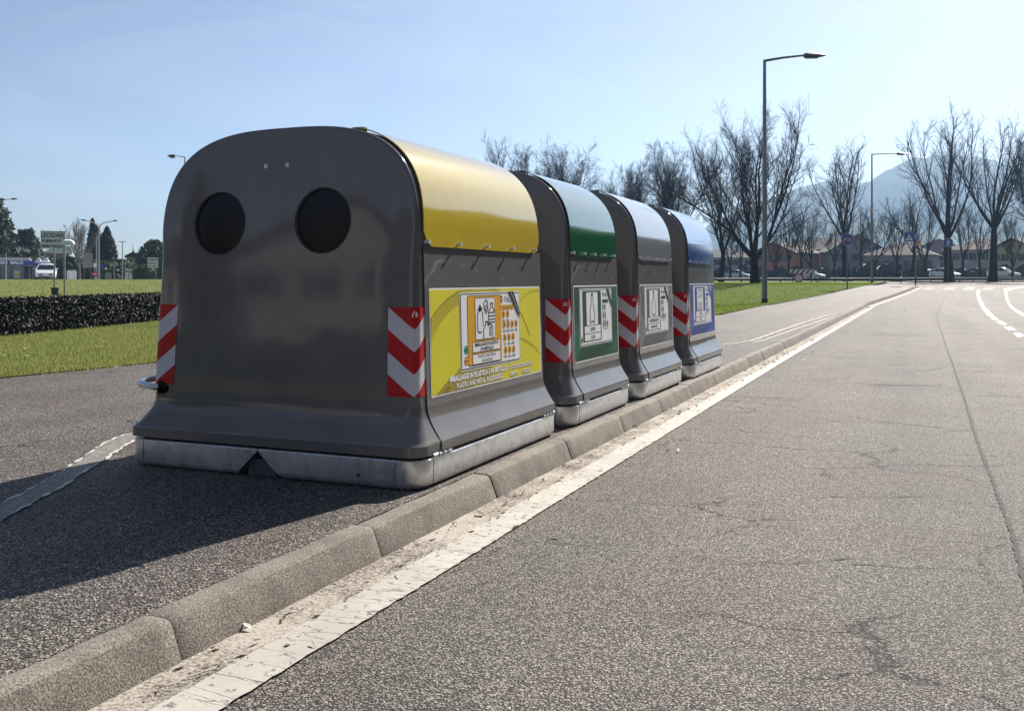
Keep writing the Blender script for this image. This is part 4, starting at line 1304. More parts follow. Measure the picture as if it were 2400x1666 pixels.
# ---------------------------------------------------------------- hedge and grass on the left
def leaf_cloud(name, pts, nrm, size, mat, parent=None, seed=1, asp=1.7, jit=.8):
    """one small diamond-shaped leaf at each point"""
    rs = np.random.RandomState(seed)
    n = len(pts)
    nr = np.asarray(nrm) + rs.normal(0, jit, (n, 3))
    nr /= np.linalg.norm(nr, axis=1)[:, None] + 1e-9
    a = np.cross(nr, rs.normal(0, 1, (n, 3))); a /= np.linalg.norm(a, axis=1)[:, None] + 1e-9
    b = np.cross(nr, a)
    s = size * rs.uniform(.6, 1.35, (n, 1))
    p = np.asarray(pts)
    v = np.stack([p - a*s*asp/2, p + b*s/2, p + a*s*asp/2, p - b*s/2], 1).reshape(-1, 3)
    f = np.arange(n*4).reshape(n, 4)
    return from_np(name, v, f, mat, parent=parent)

hA, hB = Vector((*at(0, 785), 0)), Vector((*at(370, 750), 0))
hd = (hB - hA).normalized(); hn = Vector((hd.y, -hd.x, 0))       # hn points to the pavement
if hn.x < 0: hn = -hn
h0, h1 = hA - hd * 6, hB + hd * 9
hl = (h1 - h0).length
hedge = empty('hedge', (h0.x, h0.y, 0), math.atan2(hd.y, hd.x))
tag(hedge, 'low clipped dark evergreen hedge crossing the lawn left of the containers', 'hedge')
HW2, HH = .55, .66
core = MB()
for k in range(int(hl / .5)):
    pass
core.box(0, -HW2 + .06, 0, hl, HW2 - .06, HH - .06)
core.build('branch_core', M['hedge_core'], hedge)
rs = np.random.RandomState(3)
side_sign = -1 if (Matrix.Rotation(math.atan2(hd.y, hd.x), 3, 'Z') @ Vector((0, 1, 0))).dot(hn) < 0 else 1
pts, nrm = [], []
n1 = 36000
x = rs.uniform(0, hl, n1)
z = rs.uniform(.02, HH, n1)
y_ = np.full(n1, side_sign * HW2) + rs.normal(0, .035, n1) - side_sign * .05 * rs.random_sample(n1)
pts.append(np.stack([x, y_, z], 1)); nrm.append(np.tile([0, side_sign, .25], (n1, 1)))
n2 = 15000
pts.append(np.stack([rs.uniform(0, hl, n2), rs.uniform(-HW2, HW2, n2), HH + rs.normal(0, .022, n2)], 1)); nrm.append(np.tile([0, 0, 1.], (n2, 1)))
n3 = 6000
pts.append(np.stack([rs.uniform(0, hl, n3), np.full(n3, -side_sign*HW2) + rs.normal(0, .03, n3), rs.uniform(.05, HH, n3)], 1)); nrm.append(np.tile([0, -side_sign, .2], (n3, 1)))
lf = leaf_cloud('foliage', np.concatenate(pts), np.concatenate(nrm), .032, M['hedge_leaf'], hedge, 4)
lf['kind'] = 'stuff'

def blades(name, n, sample, h, w, mat, seed, zoff=0.0, label=''):
    rs = random.Random(seed)
    vs = np.zeros((n*3, 3)); k = 0
    while k < n:
        p = sample(rs)
        if p is None: continue
        x, y = p
        a = rs.uniform(0, 6.28); hh = h * rs.uniform(.45, 1.25); ww = w * rs.uniform(.7, 1.3)
        z = gh(x, y) + zoff
        c, s = math.cos(a)*ww/2, math.sin(a)*ww/2
        lx, ly = rs.uniform(-.6, .6)*hh, rs.uniform(-.6, .6)*hh
        vs[3*k] = (x-c, y-s, z-.01); vs[3*k+1] = (x+c, y+s, z-.01); vs[3*k+2] = (x+lx, y+ly, z+hh)
        k += 1
    o = from_np(name, vs, np.arange(n*3).reshape(n, 3), mat)
    tag(o, label, 'grass', kind='stuff')
    return o
def seen(px, Z, jit=0):
    x, y, _ = W(px, Z); return x, y
def near_lawn(r):
    Z = 9.6 + 16.4 * r.random() ** 1.25
    x, y = seen(r.uniform(-40, 430), Z)
    return (x, y) if x < edge_x(y) + .03 + r.uniform(-.05, .07) else None
blades('grass', 60000, near_lawn, .048, .011, M['grass_blade'], 11, .01, 'short sunlit lawn grass between the pavement and the low hedge')
def bank(r):
    Z = 22 + 57 * r.random() ** .8
    return seen(r.uniform(-60, 440), Z)
blades('grass', 26000, bank, .085, .035, M['grass_blade'], 12, .01, 'rough grass on the bank that rises behind the low hedge')
def right_verge(r):
    Z = 24 + 56 * r.random() ** 1.1
    x, y = seen(r.uniform(1640, 2120), Z)
    return (x, y) if x < edge_x(y) + r.uniform(-.1, .08) and y < KEND + 12 else None
blades('grass', 34000, right_verge, .07, .026, M['verge_blade'], 13, .03, 'bright green grass beside the pavement, under the bare trees')
mb = MB()
rd = random.Random(8)
for (px, py) in ((228, 813), (60, 818), (12, 833), (65, 835), (700, 700), (1700, 697), (1745, 695), (1762, 700), (1892, 692), (274, 861)):
    x, y = at(px, py, .05)
    z = gh(x, y) + .05
    for k in range(5):
        a = 2*PI*k/5; mb.add([(x, y, z), (x + .03*math.cos(a), y + .03*math.sin(a), z + .012), (x + .03*math.cos(a+1), y + .03*math.sin(a+1), z + .012)], [(0, 1, 2)], 0 if px == 228 else 1)
tag(mb.build('flower', [M['dandelion'], M['white_print']]), 'tiny daisies and a dandelion dotted about the lawn', 'flowers', kind='stuff')

# ---------------------------------------------------------------- trees
def bezier_path(p, d, length, n, up, wob, rnd):
    pts = [Vector(p)]; d = Vector(d).normalized()
    st = length / n
    for _ in range(n):
        d = (d + Vector((rnd.gauss(0, wob), rnd.gauss(0, wob), rnd.gauss(0, wob) + up))).normalized()
        pts.append(pts[-1] + d * st)
    return pts
def bare_tree_meshes(seed, H, spread, fork, tr, nlead, dens=1.0, droop=0.0, twig=1.0):
    """trunk mesh and crown mesh of a leafless tree, base at the origin"""
    r = random.Random(seed)
    T, C = MB(), MB()
    tp = bezier_path((0, 0, -.1), (0, 0, 1), fork*H + .1, 5, .05, .03, r)
    T.tube(tp, [tr*1.25, tr*1.02, tr*.96, tr*.93, tr*.9, tr*.86], 10)
    top = tp[-1]
    leads = []
    for i in range(nlead):
        az = 2*PI*i/nlead + r.uniform(-.35, .35)
        centre = i == 0
        tilt = r.uniform(.02, .12) if centre else r.uniform(.35, 1.15)
        L = (H*(1-fork)) * (r.uniform(.86, .97) if centre else r.uniform(.72, .95))
        L *= 1 + .12 * tilt
        q = spread / (H*(1-fork))
        d = Vector((math.cos(az)*math.sin(tilt)*q*1.7, math.sin(az)*math.sin(tilt)*q*1.7, math.cos(tilt*.8)))
        s = tp[-1] if centre else tp[-1].lerp(tp[-2], r.uniform(0, .9))
        n = 9
        P = bezier_path(s, d, L, n, .065 - droop*.05, .085, r)
        r0 = tr * (.62 if centre else r.uniform(.34, .52))
        rad_ = [r0 * (1 - .9*(k/n)**.8) + .012 for k in range(n+1)]
        T.tube(P, rad_, 6, 0, False)
        leads.append((P, rad_, L))
    def along(P, t):
        f = t*(len(P)-1); i = min(int(f), len(P)-2)
        return P[i].lerp(P[i+1], f-i), (P[i+1]-P[i]).normalized()
    def side(dv, ang):
        o = dv.orthogonal().normalized()
        o.rotate(Matrix.Rotation(r.uniform(0, 2*PI), 3, dv))
        return dv*math.cos(ang) + o*math.sin(ang)
    l2 = []
    for P, rd_, L in leads:
        for k in range(max(3, int(11*dens))):
            t = .16 + .82*(k + r.random())/max(3, int(11*dens))
            p, dv = along(P, min(t, .99))
            l = L * (.20 + .34*(1-t)) * r.uniform(.7, 1.3)
            d = side(dv, r.uniform(.5, .95)); d.z += .15 - droop*.3
            Q = bezier_path(p, d, l, 5, .09 - droop*.22, .13, r)
            r1 = max(.014, min(.05, .030*l)) * (1.25 - .5*t)
            C.tube(Q, [r1, r1*.85, r1*.68, r1*.5, r1*.36, .008], 4, 0, False)
            l2.append((Q, l))
    l3 = []
    for P, l in l2 + [(P[4:], L*.5) for P, _, L in leads]:
        m = max(2, int((3 + 3.2*min(l, 2.6))*dens))
        for k in range(m):
            t = .12 + .86*(k + r.random())/m
            p, dv = along(P, min(t, .99))
            ll = r.uniform(.35, .95) * min(1.5, .4 + .32*l)
            d = side(dv, r.uniform(.45, 1.0)); d.z += .16 - droop*.4
            Q = bezier_path(p, d, ll, 3, .08 - droop*.3, .17, r)
            C.tube(Q, [.0125*twig, .010*twig, .008*twig, .005*twig], 3, 0, False)
            l3.append((Q, ll))
    for P, l in l3:
        for k in range(int(7*dens) + (r.random() < .5)):
            t = .25 + .75*r.random()
            p, dv = along(P, min(t, .99))
            d = side(dv, r.uniform(.35, .9)); d.z += .18 - droop*.6
            e = p + d.normalized()*r.uniform(.25, .75)
            m_ = p.lerp(e, .5) + Vector((r.gauss(0, .02), r.gauss(0, .02), r.gauss(0, .02)))
            w = .0075*twig
            o = d.orthogonal().normalized()*w
            C.add([tuple(p-o), tuple(p+o), tuple(m_+o*.7), tuple(m_-o*.7), tuple(e)], [(0, 1, 2, 3), (3, 2, 4)])
    mz = max(v[2] for v in C.v); mr = sorted(math.hypot(v[0], v[1]) for v in C.v)[int(len(C.v)*.985)]
    fz, fr = H / mz, min(1.5, max(.7, spread / mr))
    for Q in (T, C): Q.v = [(v[0]*(1 + (fr-1)*sstep(.5, fork*H + 2, v[2])), v[1]*(1 + (fr-1)*sstep(.5, fork*H + 2, v[2])), v[2]*fz) for v in Q.v]
    return T.mesh('trunk', M['bark'], 60), C.mesh('crown', M['twig'])

def plant(name, meshes, px, Z, label, group=None, rz=0.0, s=1.0, dz=0.0, cat='tree'):
    x, y, z = W(px, Z)
    root = empty(name, (x, y, z + dz), rz)
    root.scale = (s, s, s)
    tag(root, label, cat, group)
    for n, me in zip(('trunk', 'crown'), meshes):
        o = bpy.data.objects.new(n, me); COL.objects.link(o); o.parent = root
    return root
GT = 'bare trees at the far end of the road'
tA = bare_tree_meshes(11, 13.9, 5.9, .16, .36, 11, 1.35)
plant('bare_tree', tA, 1770, 70, 'biggest bare tree, forking low, right behind the tall street lamp', GT, .4)
tB = bare_tree_meshes(23, 15.2, 3.8, .22, .26, 8, 1.25)
plant('bare_tree', tB, 1690, 88, 'tall narrow bare tree next left of the biggest tree, over the blue lidded container', GT, 1.0)
tC = bare_tree_meshes(31, 14.2, 4.3, .24, .25, 9, 1.35, .3)
plant('bare_tree', tC, 1578, 92, 'bare tree with drooping twig tips above the pale grey container', GT, 2.0)
tD = bare_tree_meshes(47, 13.2, 4.2, .12, .22, 11, 1.5, .1)
plant('bare_tree', tD, 1500, 98, 'dense bushy bare tree at the left end of the tree row', GT, .2)
plant('bare_tree', tD, 1442, 104, 'lower bushy bare tree peeping over the green container', GT, 2.2, .82)
tE = bare_tree_meshes(59, 15.2, 3.9, .34, .34, 8, 1.15)
plant('bare_tree', tE, 1984, 96, 'bare vase shaped tree behind the crossed out blue cycle sign', GT, .9)
tF = bare_tree_meshes(61, 18.9, 5.0, .28, .46, 9, 1.1)
plant('bare_tree', tF, 2225, 97, 'tallest bare tree on the right, behind the round blue pedestrian sign', GT, .5)
tG = bare_tree_meshes(73, 18.2, 5.0, .34, .42, 9, 1.1)
plant('bare_tree', tG, 2327, 100, 'tall bare tree right of the round pedestrian sign, beside the parked white car', GT, 3.9)
plant('bare_tree', tE, 2425, 92, 'bare tree whose branches reach in at the right edge of the picture', GT, 4.4, 1.0)
tH = bare_tree_meshes(83, 15.6, 5.6, .2, .28, 11, 1.4)
plant('bare_tree', tH, 1238, 84, 'bare tree that rises behind the yellow cover sheet', GT, 5.1, .86)
plant('bare_tree', tC, 1322, 92, 'slighter bare tree showing above the green cover sheet', GT, .3, 1.0)
tS = [bare_tree_meshes(101, 9.5, 2.6, .26, .16, 6, .75, 0.0, .8), bare_tree_meshes(113, 10.5, 2.9, .3, .17, 6, .75, 0.0, .8), bare_tree_meshes(127, 8.6, 2.6, .22, .15, 6, .75, 0.0, .8)]
for k, (px, Z, s, lab) in enumerate(((1712, 122, 1.0, 'thin young tree left of the biggest bare tree, in front of the far cars'), (1735, 126, .95, 'thin young tree close by the foot of the biggest bare tree'),
    (1818, 118, .8, 'small forked tree before the orange house'), (1849, 120, 1.1, 'young bare tree left of the striped barrier'), (1878, 116, 1.05, 'leaning young tree rising above the striped barrier'),
    (1900, 122, 1.12, 'young bare tree between the striped barrier and the crossed out cycle sign'), (1955, 118, 1.0, 'young bare tree just left of the crossed out blue cycle sign'), (2020, 120, 1.0, 'forked young tree right of the crossed out blue cycle sign'),
    (2046, 113, 1.18, 'young bare tree behind the pole of the second street lamp'), (2104, 110, .95, 'small tree with a low fork left of the square crossing sign'), (2137, 116, 1.25, 'young bare tree behind the square crossing sign'),
    (2171, 112, 1.3, 'wide forked young tree between the crossing sign and the round pedestrian sign'), (2256, 116, 1.15, 'young bare tree just right of the tallest tree'), (2298, 120, 1.05, 'young bare tree between the two parked white cars'), (2372, 116, 1.1, 'young bare tree behind the rightmost parked car'))):
    plant('young_tree', tS[k % 3], px, Z, lab, 'young bare trees behind the guard rail', k * 1.3, s)

def conifer(name, px, Z, H, rad_, shape, n, size, mat, label, group=None, seed=1, dz=0.0, trunk=.2):
    x, y, z = W(px, Z)
    root = empty(name, (x, y, z + dz)); tag(root, label, 'tree' if 'shrub' not in name else 'shrub', group)
    MB().tube([(0, 0, -.2), (0, 0, H*.5), (0, 0, H*.92)], [trunk, trunk*.6, .03], 7).build('trunk', M['bark'], root, 60)
    rs = np.random.RandomState(seed)
    P, Nn = [], []
    # lobes give the outline its bumps
    lob = [(rs.uniform(0, 2*PI), rs.uniform(.05, .95), rs.uniform(.12, .3)) for _ in range(26)]
    m = 0
    while m < n:
        t = rs.rand(); a = rs.rand()*2*PI
        if shape == 'cypress': w = rad_ * min(1, (t*5)**.6) * (1 - t**2.4) ** .8 * .95
        elif shape == 'cedar': w = rad_ * (1 - .75*t) * (.55 + .45*abs(math.sin(t*PI*6.5))) * min(1, t*6 + .35)
        else: w = rad_ * math.sqrt(max(0, 1 - (2*t - .85)**2 / 1.4))
        bump = 1 + sum(.8*b*math.exp(-((a-la+PI) % (2*PI) - PI)**2*4 - (t-lt)**2*90) for la, lt, b in lob) - .12
        q = w * bump * (rs.rand() ** .45)
        zz = t*H + rs.normal(0, .02*H)*(shape != 'cypress')
        P.append((q*math.cos(a), q*math.sin(a), max(.1, zz))); Nn.append((math.cos(a), math.sin(a), .5)); m += 1
    leaf_cloud('crown', np.array(P), np.array(Nn), size, mat, root, seed + 5, 2.2 if shape != 'round' else 1.5)
    return root

GC = 'evergreens beyond the far road on the left'
conifer('cedar_tree', -22, 118, 9.6, 6.0, 'cedar', 5200, .42, M['cedar_leaf'], 'dark spreading cedar at the left edge, behind the blue fronted kiosk', GC, 5, trunk=.5)
conifer('cedar_tree', 62, 124, 6.2, 3.9, 'cedar', 3600, .40, M['cedar_leaf'], 'lower reaching cedar just left of the lettered white board', GC, 6, trunk=.4)
conifer('cypress_tree', 217, 128, 8.0, .95, 'cypress', 2600, .26, M['cypress_leaf'], 'slim pointed cypress left of the double lamp post', GC, 7)
conifer('cypress_tree', 227, 130, 7.4, .9, 'cypress', 2300, .26, M['cypress_leaf'], 'slim cypress right behind the pole of the double lamp post', GC, 8)
conifer('cypress_tree', 251, 128, 6.9, 1.5, 'cypress', 3600, .28, M['cypress_leaf'], 'broad dark cypress right of the double lamp post', GC, 9)
conifer('round_tree', 362, 122, 4.9, 2.2, 'round', 3000, .30, M['shrub_leaf'], 'round leafy tree close to the left side of the nearest container', GC, 10)
GS = 'garden shrubs along the far road'
for k, (px, Z, H, w, lab) in enumerate(((110, 126, 2.8, 2.6, 'shrub below the lettered white board'), (160, 124, 2.9, 2.4, 'shrub between the white car and the grey billboard'), (182, 128, 2.7, 2.2, 'shrub behind the grey billboard'),
    (207, 122, 2.6, 2.2, 'shrub at the foot of the slim cypresses'), (250, 122, 2.4, 2.2, 'shrub at the foot of the broad cypress'), (282, 124, 2.6, 2.4, 'shrub beside the thin grey lamp mast'), (318, 130, 2.1, 2.0, 'shrub before the little tiled house'), (343, 112, 1.7, 1.3, 'pale loose shrub under the direction board'))):
    conifer('shrub', px, Z, H, w, 'round', 1500, .24, M['shrub_leaf'], lab, GS, 30 + k, trunk=.06)
tP = bare_tree_meshes(141, 7.6, 2.4, .22, .16, 7, .9)
tPm = []
for me in tP:
    m2 = me.copy(); m2.materials.clear(); m2.materials.append(M['pale_twig'] if 'crown' in me.name else M['pale_bark']); tPm.append(m2)
plant('bare_tree', tPm, 186, 112, 'pale bare tree between the lettered board and the cypresses')

# ---------------------------------------------------------------- cars
def make_car(px, Z, yaw, paint, label, s=1.0, dz=0.0, lights=True):
    x, y, z = W(px, Z)
    root = empty('parked_car', (x, y, z + dz), yaw); root.scale = (s, s, s)
    tag(root, label, 'car', 'parked cars in the distance')
    # stations along the length (front at -y): (y, z of sill, z of shoulder, half width)
    st = [(-2.02, .34, .52, .62), (-1.98, .26, .62, .74), (-1.8, .22, .70, .82), (-1.4, .2, .80, .86), (-.85, .2, .93, .875), (0, .2, .97, .88), (1.0, .2, 1.0, .875), (1.7, .22, 1.0, .85), (1.95, .28, .95, .79), (2.02, .40, .80, .70)]
    mb = MB(); vs = []
    for (yy, zs, zh, hw) in st:
        vs += [(-hw+.06, yy, zs), (-hw, yy, zs+.12), (-hw, yy, zh-.10), (-hw+.08, yy, zh), (hw-.08, yy, zh), (hw, yy, zh-.10), (hw, yy, zs+.12), (hw-.06, yy, zs)]
    n = 8
    fs = [(i*n+k, i*n+(k+1) % n, (i+1)*n+(k+1) % n, (i+1)*n+k) for i in range(len(st)-1) for k in range(n)] + [tuple(range(n)), tuple((len(st)-1)*n+k for k in range(n))]
    mb.add(vs, fs)
    # roof and pillars
    rf = [(-.35, 1.36, .56), (.1, 1.47, .60), (.8, 1.48, .60), (1.45, 1.40, .57)]
    vs = []
    for yy, zz, hw in rf: vs += [(-hw, yy, zz-.06), (-hw+.07, yy, zz), (hw-.07, yy, zz), (hw, yy, zz-.06)]
    mb.add(vs, [(i*4+k, i*4+k+1, i*4+k+5, i*4+k+4) for i in range(3) for k in range(3)] + [(0, 4, 8, 12, 15, 11, 7, 3)])
    for sx in (-1, 1):
        for a, b, w in (((-.95, .92, .80), (-.35, 1.32, .57), .035), ((.25, .97, .81), (.2, 1.42, .60), .03), ((1.15, 1.0, .80), (1.0, 1.42, .60), .045), ((1.9, .98, .74), (1.45, 1.36, .57), .05)):
            mb.tube([(sx*a[2], a[0], a[1]), (sx*b[2], b[0], b[1])], w, 5)
        mb.box(sx*.92-.07, -.62, .93, sx*.92+.07, -.50, 1.06)
    mb.build('body', paint, root, 40)
    g = MB()
    gv = [(-.92, .93, .77), (-.34, 1.355, .545), (1.44, 1.385, .55), (1.9, .99, .73)]
    vs = []
    for yy, zz, hw in gv: vs += [(-hw, yy, zz), (hw, yy, zz)]
    g.add(vs, [(0, 1, 3, 2), (4, 5, 7, 6), (0, 2, 4, 6), (1, 3, 5, 7)])
    g.build('window', M['car_glass'], root)
    for sx in (-1, 1):
        for yy in (-1.28, 1.28):
            w = MB().tube([(sx*.86-.10*sx, yy, .30), (sx*.885, yy, .30)], .31, 20).build('wheel', M['tyre'], root, 40)
            MB().tube([(sx*.86, yy, .30), (sx*.893, yy, .30)], .20, 14).build('rim', M['rim'], w, 40)
        MB().add([(sx*.50, -1.965, .60), (sx*.80, -1.83, .66), (sx*.83, -1.62, .76), (sx*.62, -1.83, .71), (sx*.46, -1.99, .56)], [(0, 1, 2, 3), (0, 4, 1)]).build('headlight', M['headlight'], root)
        MB().box(sx*.74-.09, 1.94, .72, sx*.74+.06, 2.0, .92).build('tail_light', M['sign_red'], root)
    gr = MB().box(-.52, -2.045, .40, .52, -1.98, .53).build('grille', M['dark'], root)
    MB().box(-.60, -2.03, .25, .60, -1.95, .33).build('bumper_slot', M['dark'], root)
    MB().box(-.26, -2.06, .42, .26, -2.044, .53).build('number_plate', M['plate_white'], root)
    return root
c1 = make_car(108, 91, R(48), M['car_white'], 'white hatchback on the far road, seen from the front behind the lettered board', 1.06)

# ---------------------------------------------------------------- signs and lamps
def facing(px, Z, turn=0.0):
    x, y, z = W(px, Z)
    return (x, y, z), math.atan2(-x, y) + turn
def lamp_arm(name, px, Z, H, arm, label, group, turn, pole_r=.09, head=(.75, .16), rise=.25, mat='pole_steel', curved=False):
    (x, y, z), _ = facing(px, Z)
    root = empty(name, (x, y, z), turn); tag(root, label, 'street lamp', group)
    MB().tube([(0, 0, -.1), (0, 0, H*.45), (0, 0, H)], [pole_r, pole_r*.85, pole_r*.55], 14).build('pole', M[mat], root, 50)
    MB().tube([(0, 0, 0), (0, 0, .22)], pole_r*1.18, 14).build('pole_collar', M['dark'], root, 50)
    a = MB().tube([(0, 0, H-.03), (arm*.5, 0, H + rise*.55), (arm, 0, H + rise)], [pole_r*.5, pole_r*.42, pole_r*.36], 8).build('arm', M['lamp_grey'], root, 50)
    L, T = head
    prof = [(0, .05, .07), (.06, .13, .11), (.35, .17, .115), (.65, .16, .10), (.88, .10, .06), (1.0, .02, .015)]
    mb = MB(); vs = []
    for t, hw, th in prof:
        hw *= L/.75; th *= T/.16
        X = arm + t*L; Z0 = H + rise
        vs += [(X, -hw, Z0 - th*.55), (X, -hw, Z0), (X, -hw*.5, Z0 + th*.6), (X, hw*.5, Z0 + th*.6), (X, hw, Z0), (X, hw, Z0 - th*.55)]
    mb.add(vs, [(i*6+k, i*6+(k+1) % 6, (i+1)*6+(k+1) % 6, (i+1)*6+k) for i in range(len(prof)-1) for k in range(6)] + [tuple(range(6)), tuple((len(prof)-1)*6+k for k in range(6))])
    hd_ = mb.build('lamp_head', M['lamp_grey'], root, 40)
    MB().box(arm + .1*L, -.10, H + rise - T*.62, arm + .62*L, .10, H + rise - T*.48).build('lens', M['glass_dark'], hd_)
    return root
GL = 'street lamps with one straight arm'
l1 = lamp_arm('street_lamp', 1792, 40.7, 10.32, 1.62, 'tall grey street lamp with one arm on the grass beside the pavement', GL, YAW - R(4), .115, (.95, .2), .17)
l2 = lamp_arm('street_lamp', 2043.5, 79, 10.6, 2.05, 'second street lamp with one arm, farther off beside the crossing', GL, YAW, .10, (.95, .2), .02)
MB().box(-.16, -.13, 5.9, .0, -.10, 6.1).build('notice', M['sign_orange'], l2)
lamp_arm('street_lamp', 433, 62, 8.4, -.62, 'street lamp whose head peeps out over the left shoulder of the nearest container', None, YAW, .06, (-.50, .22), .05)
lamp_arm('street_lamp', -30, 95, 7.5, 2.3, 'street lamp at the left edge with its arm reaching over the cedar', None, YAW + R(5), .08, (.6, .16), .55)
# double armed lamp
(x, y, z), rz = facing(232, 88)
dl = empty('double_street_lamp', (x, y, z), rz); tag(dl, 'double street lamp with two curved arms before the dark cypresses', 'street lamp')
H = 5.35
MB().tube([(0, 0, -.1), (0, 0, H-1.0)], [.075, .06], 10).build('pole', M['light_pole'], dl, 50)
for sgn, L in ((-1, 1.15), (1, 1.2)):
    pth = [(0, 0, H-1.05), (sgn*.03, 0, H-.55), (sgn*.16, 0, H-.28), (sgn*.42, 0, H-.10), (sgn*L, 0, H+.07)]
    MB().tube(pth, [.05, .05, .045, .04, .035], 8).build('arm', M['light_pole'], dl, 60)
    MB().prism([(sgn*L, H+.03), (sgn*(L+.38), H+.08), (sgn*(L+.36), H+.15), (sgn*(L+.1), H+.18), (sgn*L, H+.12)], -.1, .1).build('lamp_head', M['lamp_grey'], dl)
(x, y, z), rz = facing(226, 96)
bp_ = empty('curved_pole', (x, y, z), rz); tag(bp_, 'thin pale pole with a curved top left of the double street lamp', 'pole')
MB().tube([(0, 0, 0), (0, 0, 3.9), (.06, 0, 4.3), (.2, 0, 4.55)], .055, 8).build('shaft', M['light_pole'], bp_, 60)
(x, y, z), rz = facing(287, 106)
ms = empty('lamp_mast', (x, y, z), rz); tag(ms, 'thin lamp mast with a flat crossbar, right of the cypresses', 'street lamp')
MB().tube([(0, 0, 0), (0, 0, 4.2)], [.06, .045], 8).build('pole', M['light_pole'], ms, 60)
MB().box(-.36, -.06, 4.18, .36, .06, 4.25).build('crossbar', M['lamp_grey'], ms)
# thin pole left of the kiosk front
(x, y, z), rz = facing(14, 84)
tp = empty('metal_pole', (x, y, z), rz); tag(tp, 'bare thin metal pole standing before the blue fronted kiosk', 'pole')
MB().tube([(0, 0, 0), (0, 0, 2.3)], .045, 8).build('shaft', M['light_pole'], tp, 60)

# lettered board on one post, with the litter bin strapped to it
(x, y, z), rz = facing(127.5, 46, R(6))
z = gh(x, y)
sg = empty('lettered_board', (x, y, z), rz); tag(sg, 'white board lettered in black capitals on a single steel post', 'sign board')
MB().tube([(0, 0, 0), (0, 0, 3.05)], .042, 10).build('post', M['light_pole'], sg, 60)
z0 = 1.05 - (584 - 655) * 46 / 2250 - z; z1 = 1.05 - (543 - 655) * 46 / 2250 - z
u0 = (98 - 127.5) * 46 / 2250; u1 = (150 - 127.5) * 46 / 2250
bd = MB().box(u0, -.075, z0, u1, -.05, z1).build('panel', M['board_white'], sg)
MB().box(u0 - .012, -.08, z1 - .012, u1 + .012, -.045, z1 + .02).build('frame_rail', M['lamp_grey'], bd)
hh = z1 - z0
for body, vv, size, a, b in (('LEODARI', .77, .27, .03, .97), ('PUBBLICITA', .46, .14, .05, .97), ('0444 96223', .16, .19, .03, .90)):
    vs, fs = text_mesh(body, size, 'LEFT', .006)
    x0, x1 = min(p[0] for p in vs), max(p[0] for p in vs)
    k = (b - a) * (u1 - u0) / (x1 - x0)
    MB().add([(u0 + a*(u1-u0) + (p[0]-x0)*k, -.078, z0 + vv*hh + p[1]) for p in vs], fs).build('lettering', M['black_print'], bd)
bn = empty('litter_bin', (x + .02, y - .02, z), rz); tag(bn, 'dark green litter bin at the foot of the lettered board post', 'litter bin')
MB().lathe([(.13, .10), (.165, .55), (.19, .60), (.19, .66), (.15, .66), (.14, .62)], 14, (-.0, -.2, 0)).build('bucket', M['bin_green'], bn, 40)
MB().box(-.03, -.06, .2, .03, -.02, .6).build('bracket', M['light_pole'], bn)
# low path lamp with a hood, in front of the board
(x, y, z), rz = facing(152, 43, 0)
pl = empty('path_lamp', (x, y, z), rz); tag(pl, 'low path lamp with a rounded hood overlapping the lettered board', 'lamp')
MB().tube([(0, 0, 0), (-.03, 0, 2.72)], [.045, .04], 10).build('post', M['light_pole'], pl, 60)
hv = [(-.20, 2.64, .10), (-.16, 2.72, .13), (0, 2.80, .16), (.20, 2.82, .16), (.36, 2.76, .13), (.42, 2.66, .08)]
mb = MB(); vs = []
for X, zt, w in hv: vs += [(X, -w, 2.60 + .04*(X > .3)), (X, -w*.8, zt - .02), (X, 0, zt + .02), (X, w*.8, zt - .02), (X, w, 2.60 + .04*(X > .3))]
mb.add(vs, [(i*5+k, i*5+(k+1) % 5, (i+1)*5+(k+1) % 5, (i+1)*5+k) for i in range(5) for k in range(5)] + [(0, 1, 2, 3, 4), (25, 26, 27, 28, 29)])
mb.build('hood', M['tent_white'], pl, 50)

# ---------------------------------------------------------------- kiosk, tents and small things along the far road
def at_rel(px, py, Z): return (px - 1200) * 0, CAM_H - (py - 655) * Z / 2250
def hgt(py, Z, z): return CAM_H - (py - 655) * Z / 2250 - z
Z = 104
(x, y, z), rz = facing(15, Z)
U = lambda px: (px - 15) * Z / 2250
ki = empty('kiosk', (x, y, z), rz); tag(ki, 'long low car wash kiosk with a lettered blue fascia at the left edge', 'kiosk')
zt = hgt(621, Z, z); zm = hgt(611, Z, z); zr = hgt(604, Z, z)
MB().box(U(-90), 0, 0, U(72), 5, zt).build('wall', M['panel_grey'], ki)
fa = MB().box(U(-92), -1.0, zt, U(74), 5.2, zm).build('fascia', M['fascia_blue'], ki)
vs, fs = text_mesh('LAVAGGIO  MALO', (zm - zt) * 1.02, 'LEFT', .012)
x0, x1 = min(p[0] for p in vs), max(p[0] for p in vs)
k = (U(50) - U(-32)) / (x1 - x0)
MB().add([(U(-32) + (p[0]-x0)*k, -1.006, (zm+zt)/2 + p[1]) for p in vs], fs).build('lettering', M['white_print'], fa)
MB().box(U(-91), -.95, zm, U(62), 5, zr).build('roof', M['pale_paving'], ki)
for a, b in ((-8, 3), (52, 62), (64, 70)): MB().box(U(a), -.03, .1, U(b), .02, zt - .15).build('window', M['glass_dark'], ki)
MB().box(U(-4), -.05, .35, U(1.5), .03, 1.35).build('notice', M['board_white'], ki)
MB().box(U(31), -.05, .2, U(42), .03, 1.0).build('notice', M['board_white'], ki)
MB().disc((U(36.5), .55), .2, 'y', 14, 0, (-.06, -.04)).build('notice_emblem', M['yellow_print'], ki)
for a in (25, 49, 71): MB().box(U(a) - .08, -.9, 0, U(a) + .08, -.7, zt).build('pillar', M['lamp_grey'], ki)
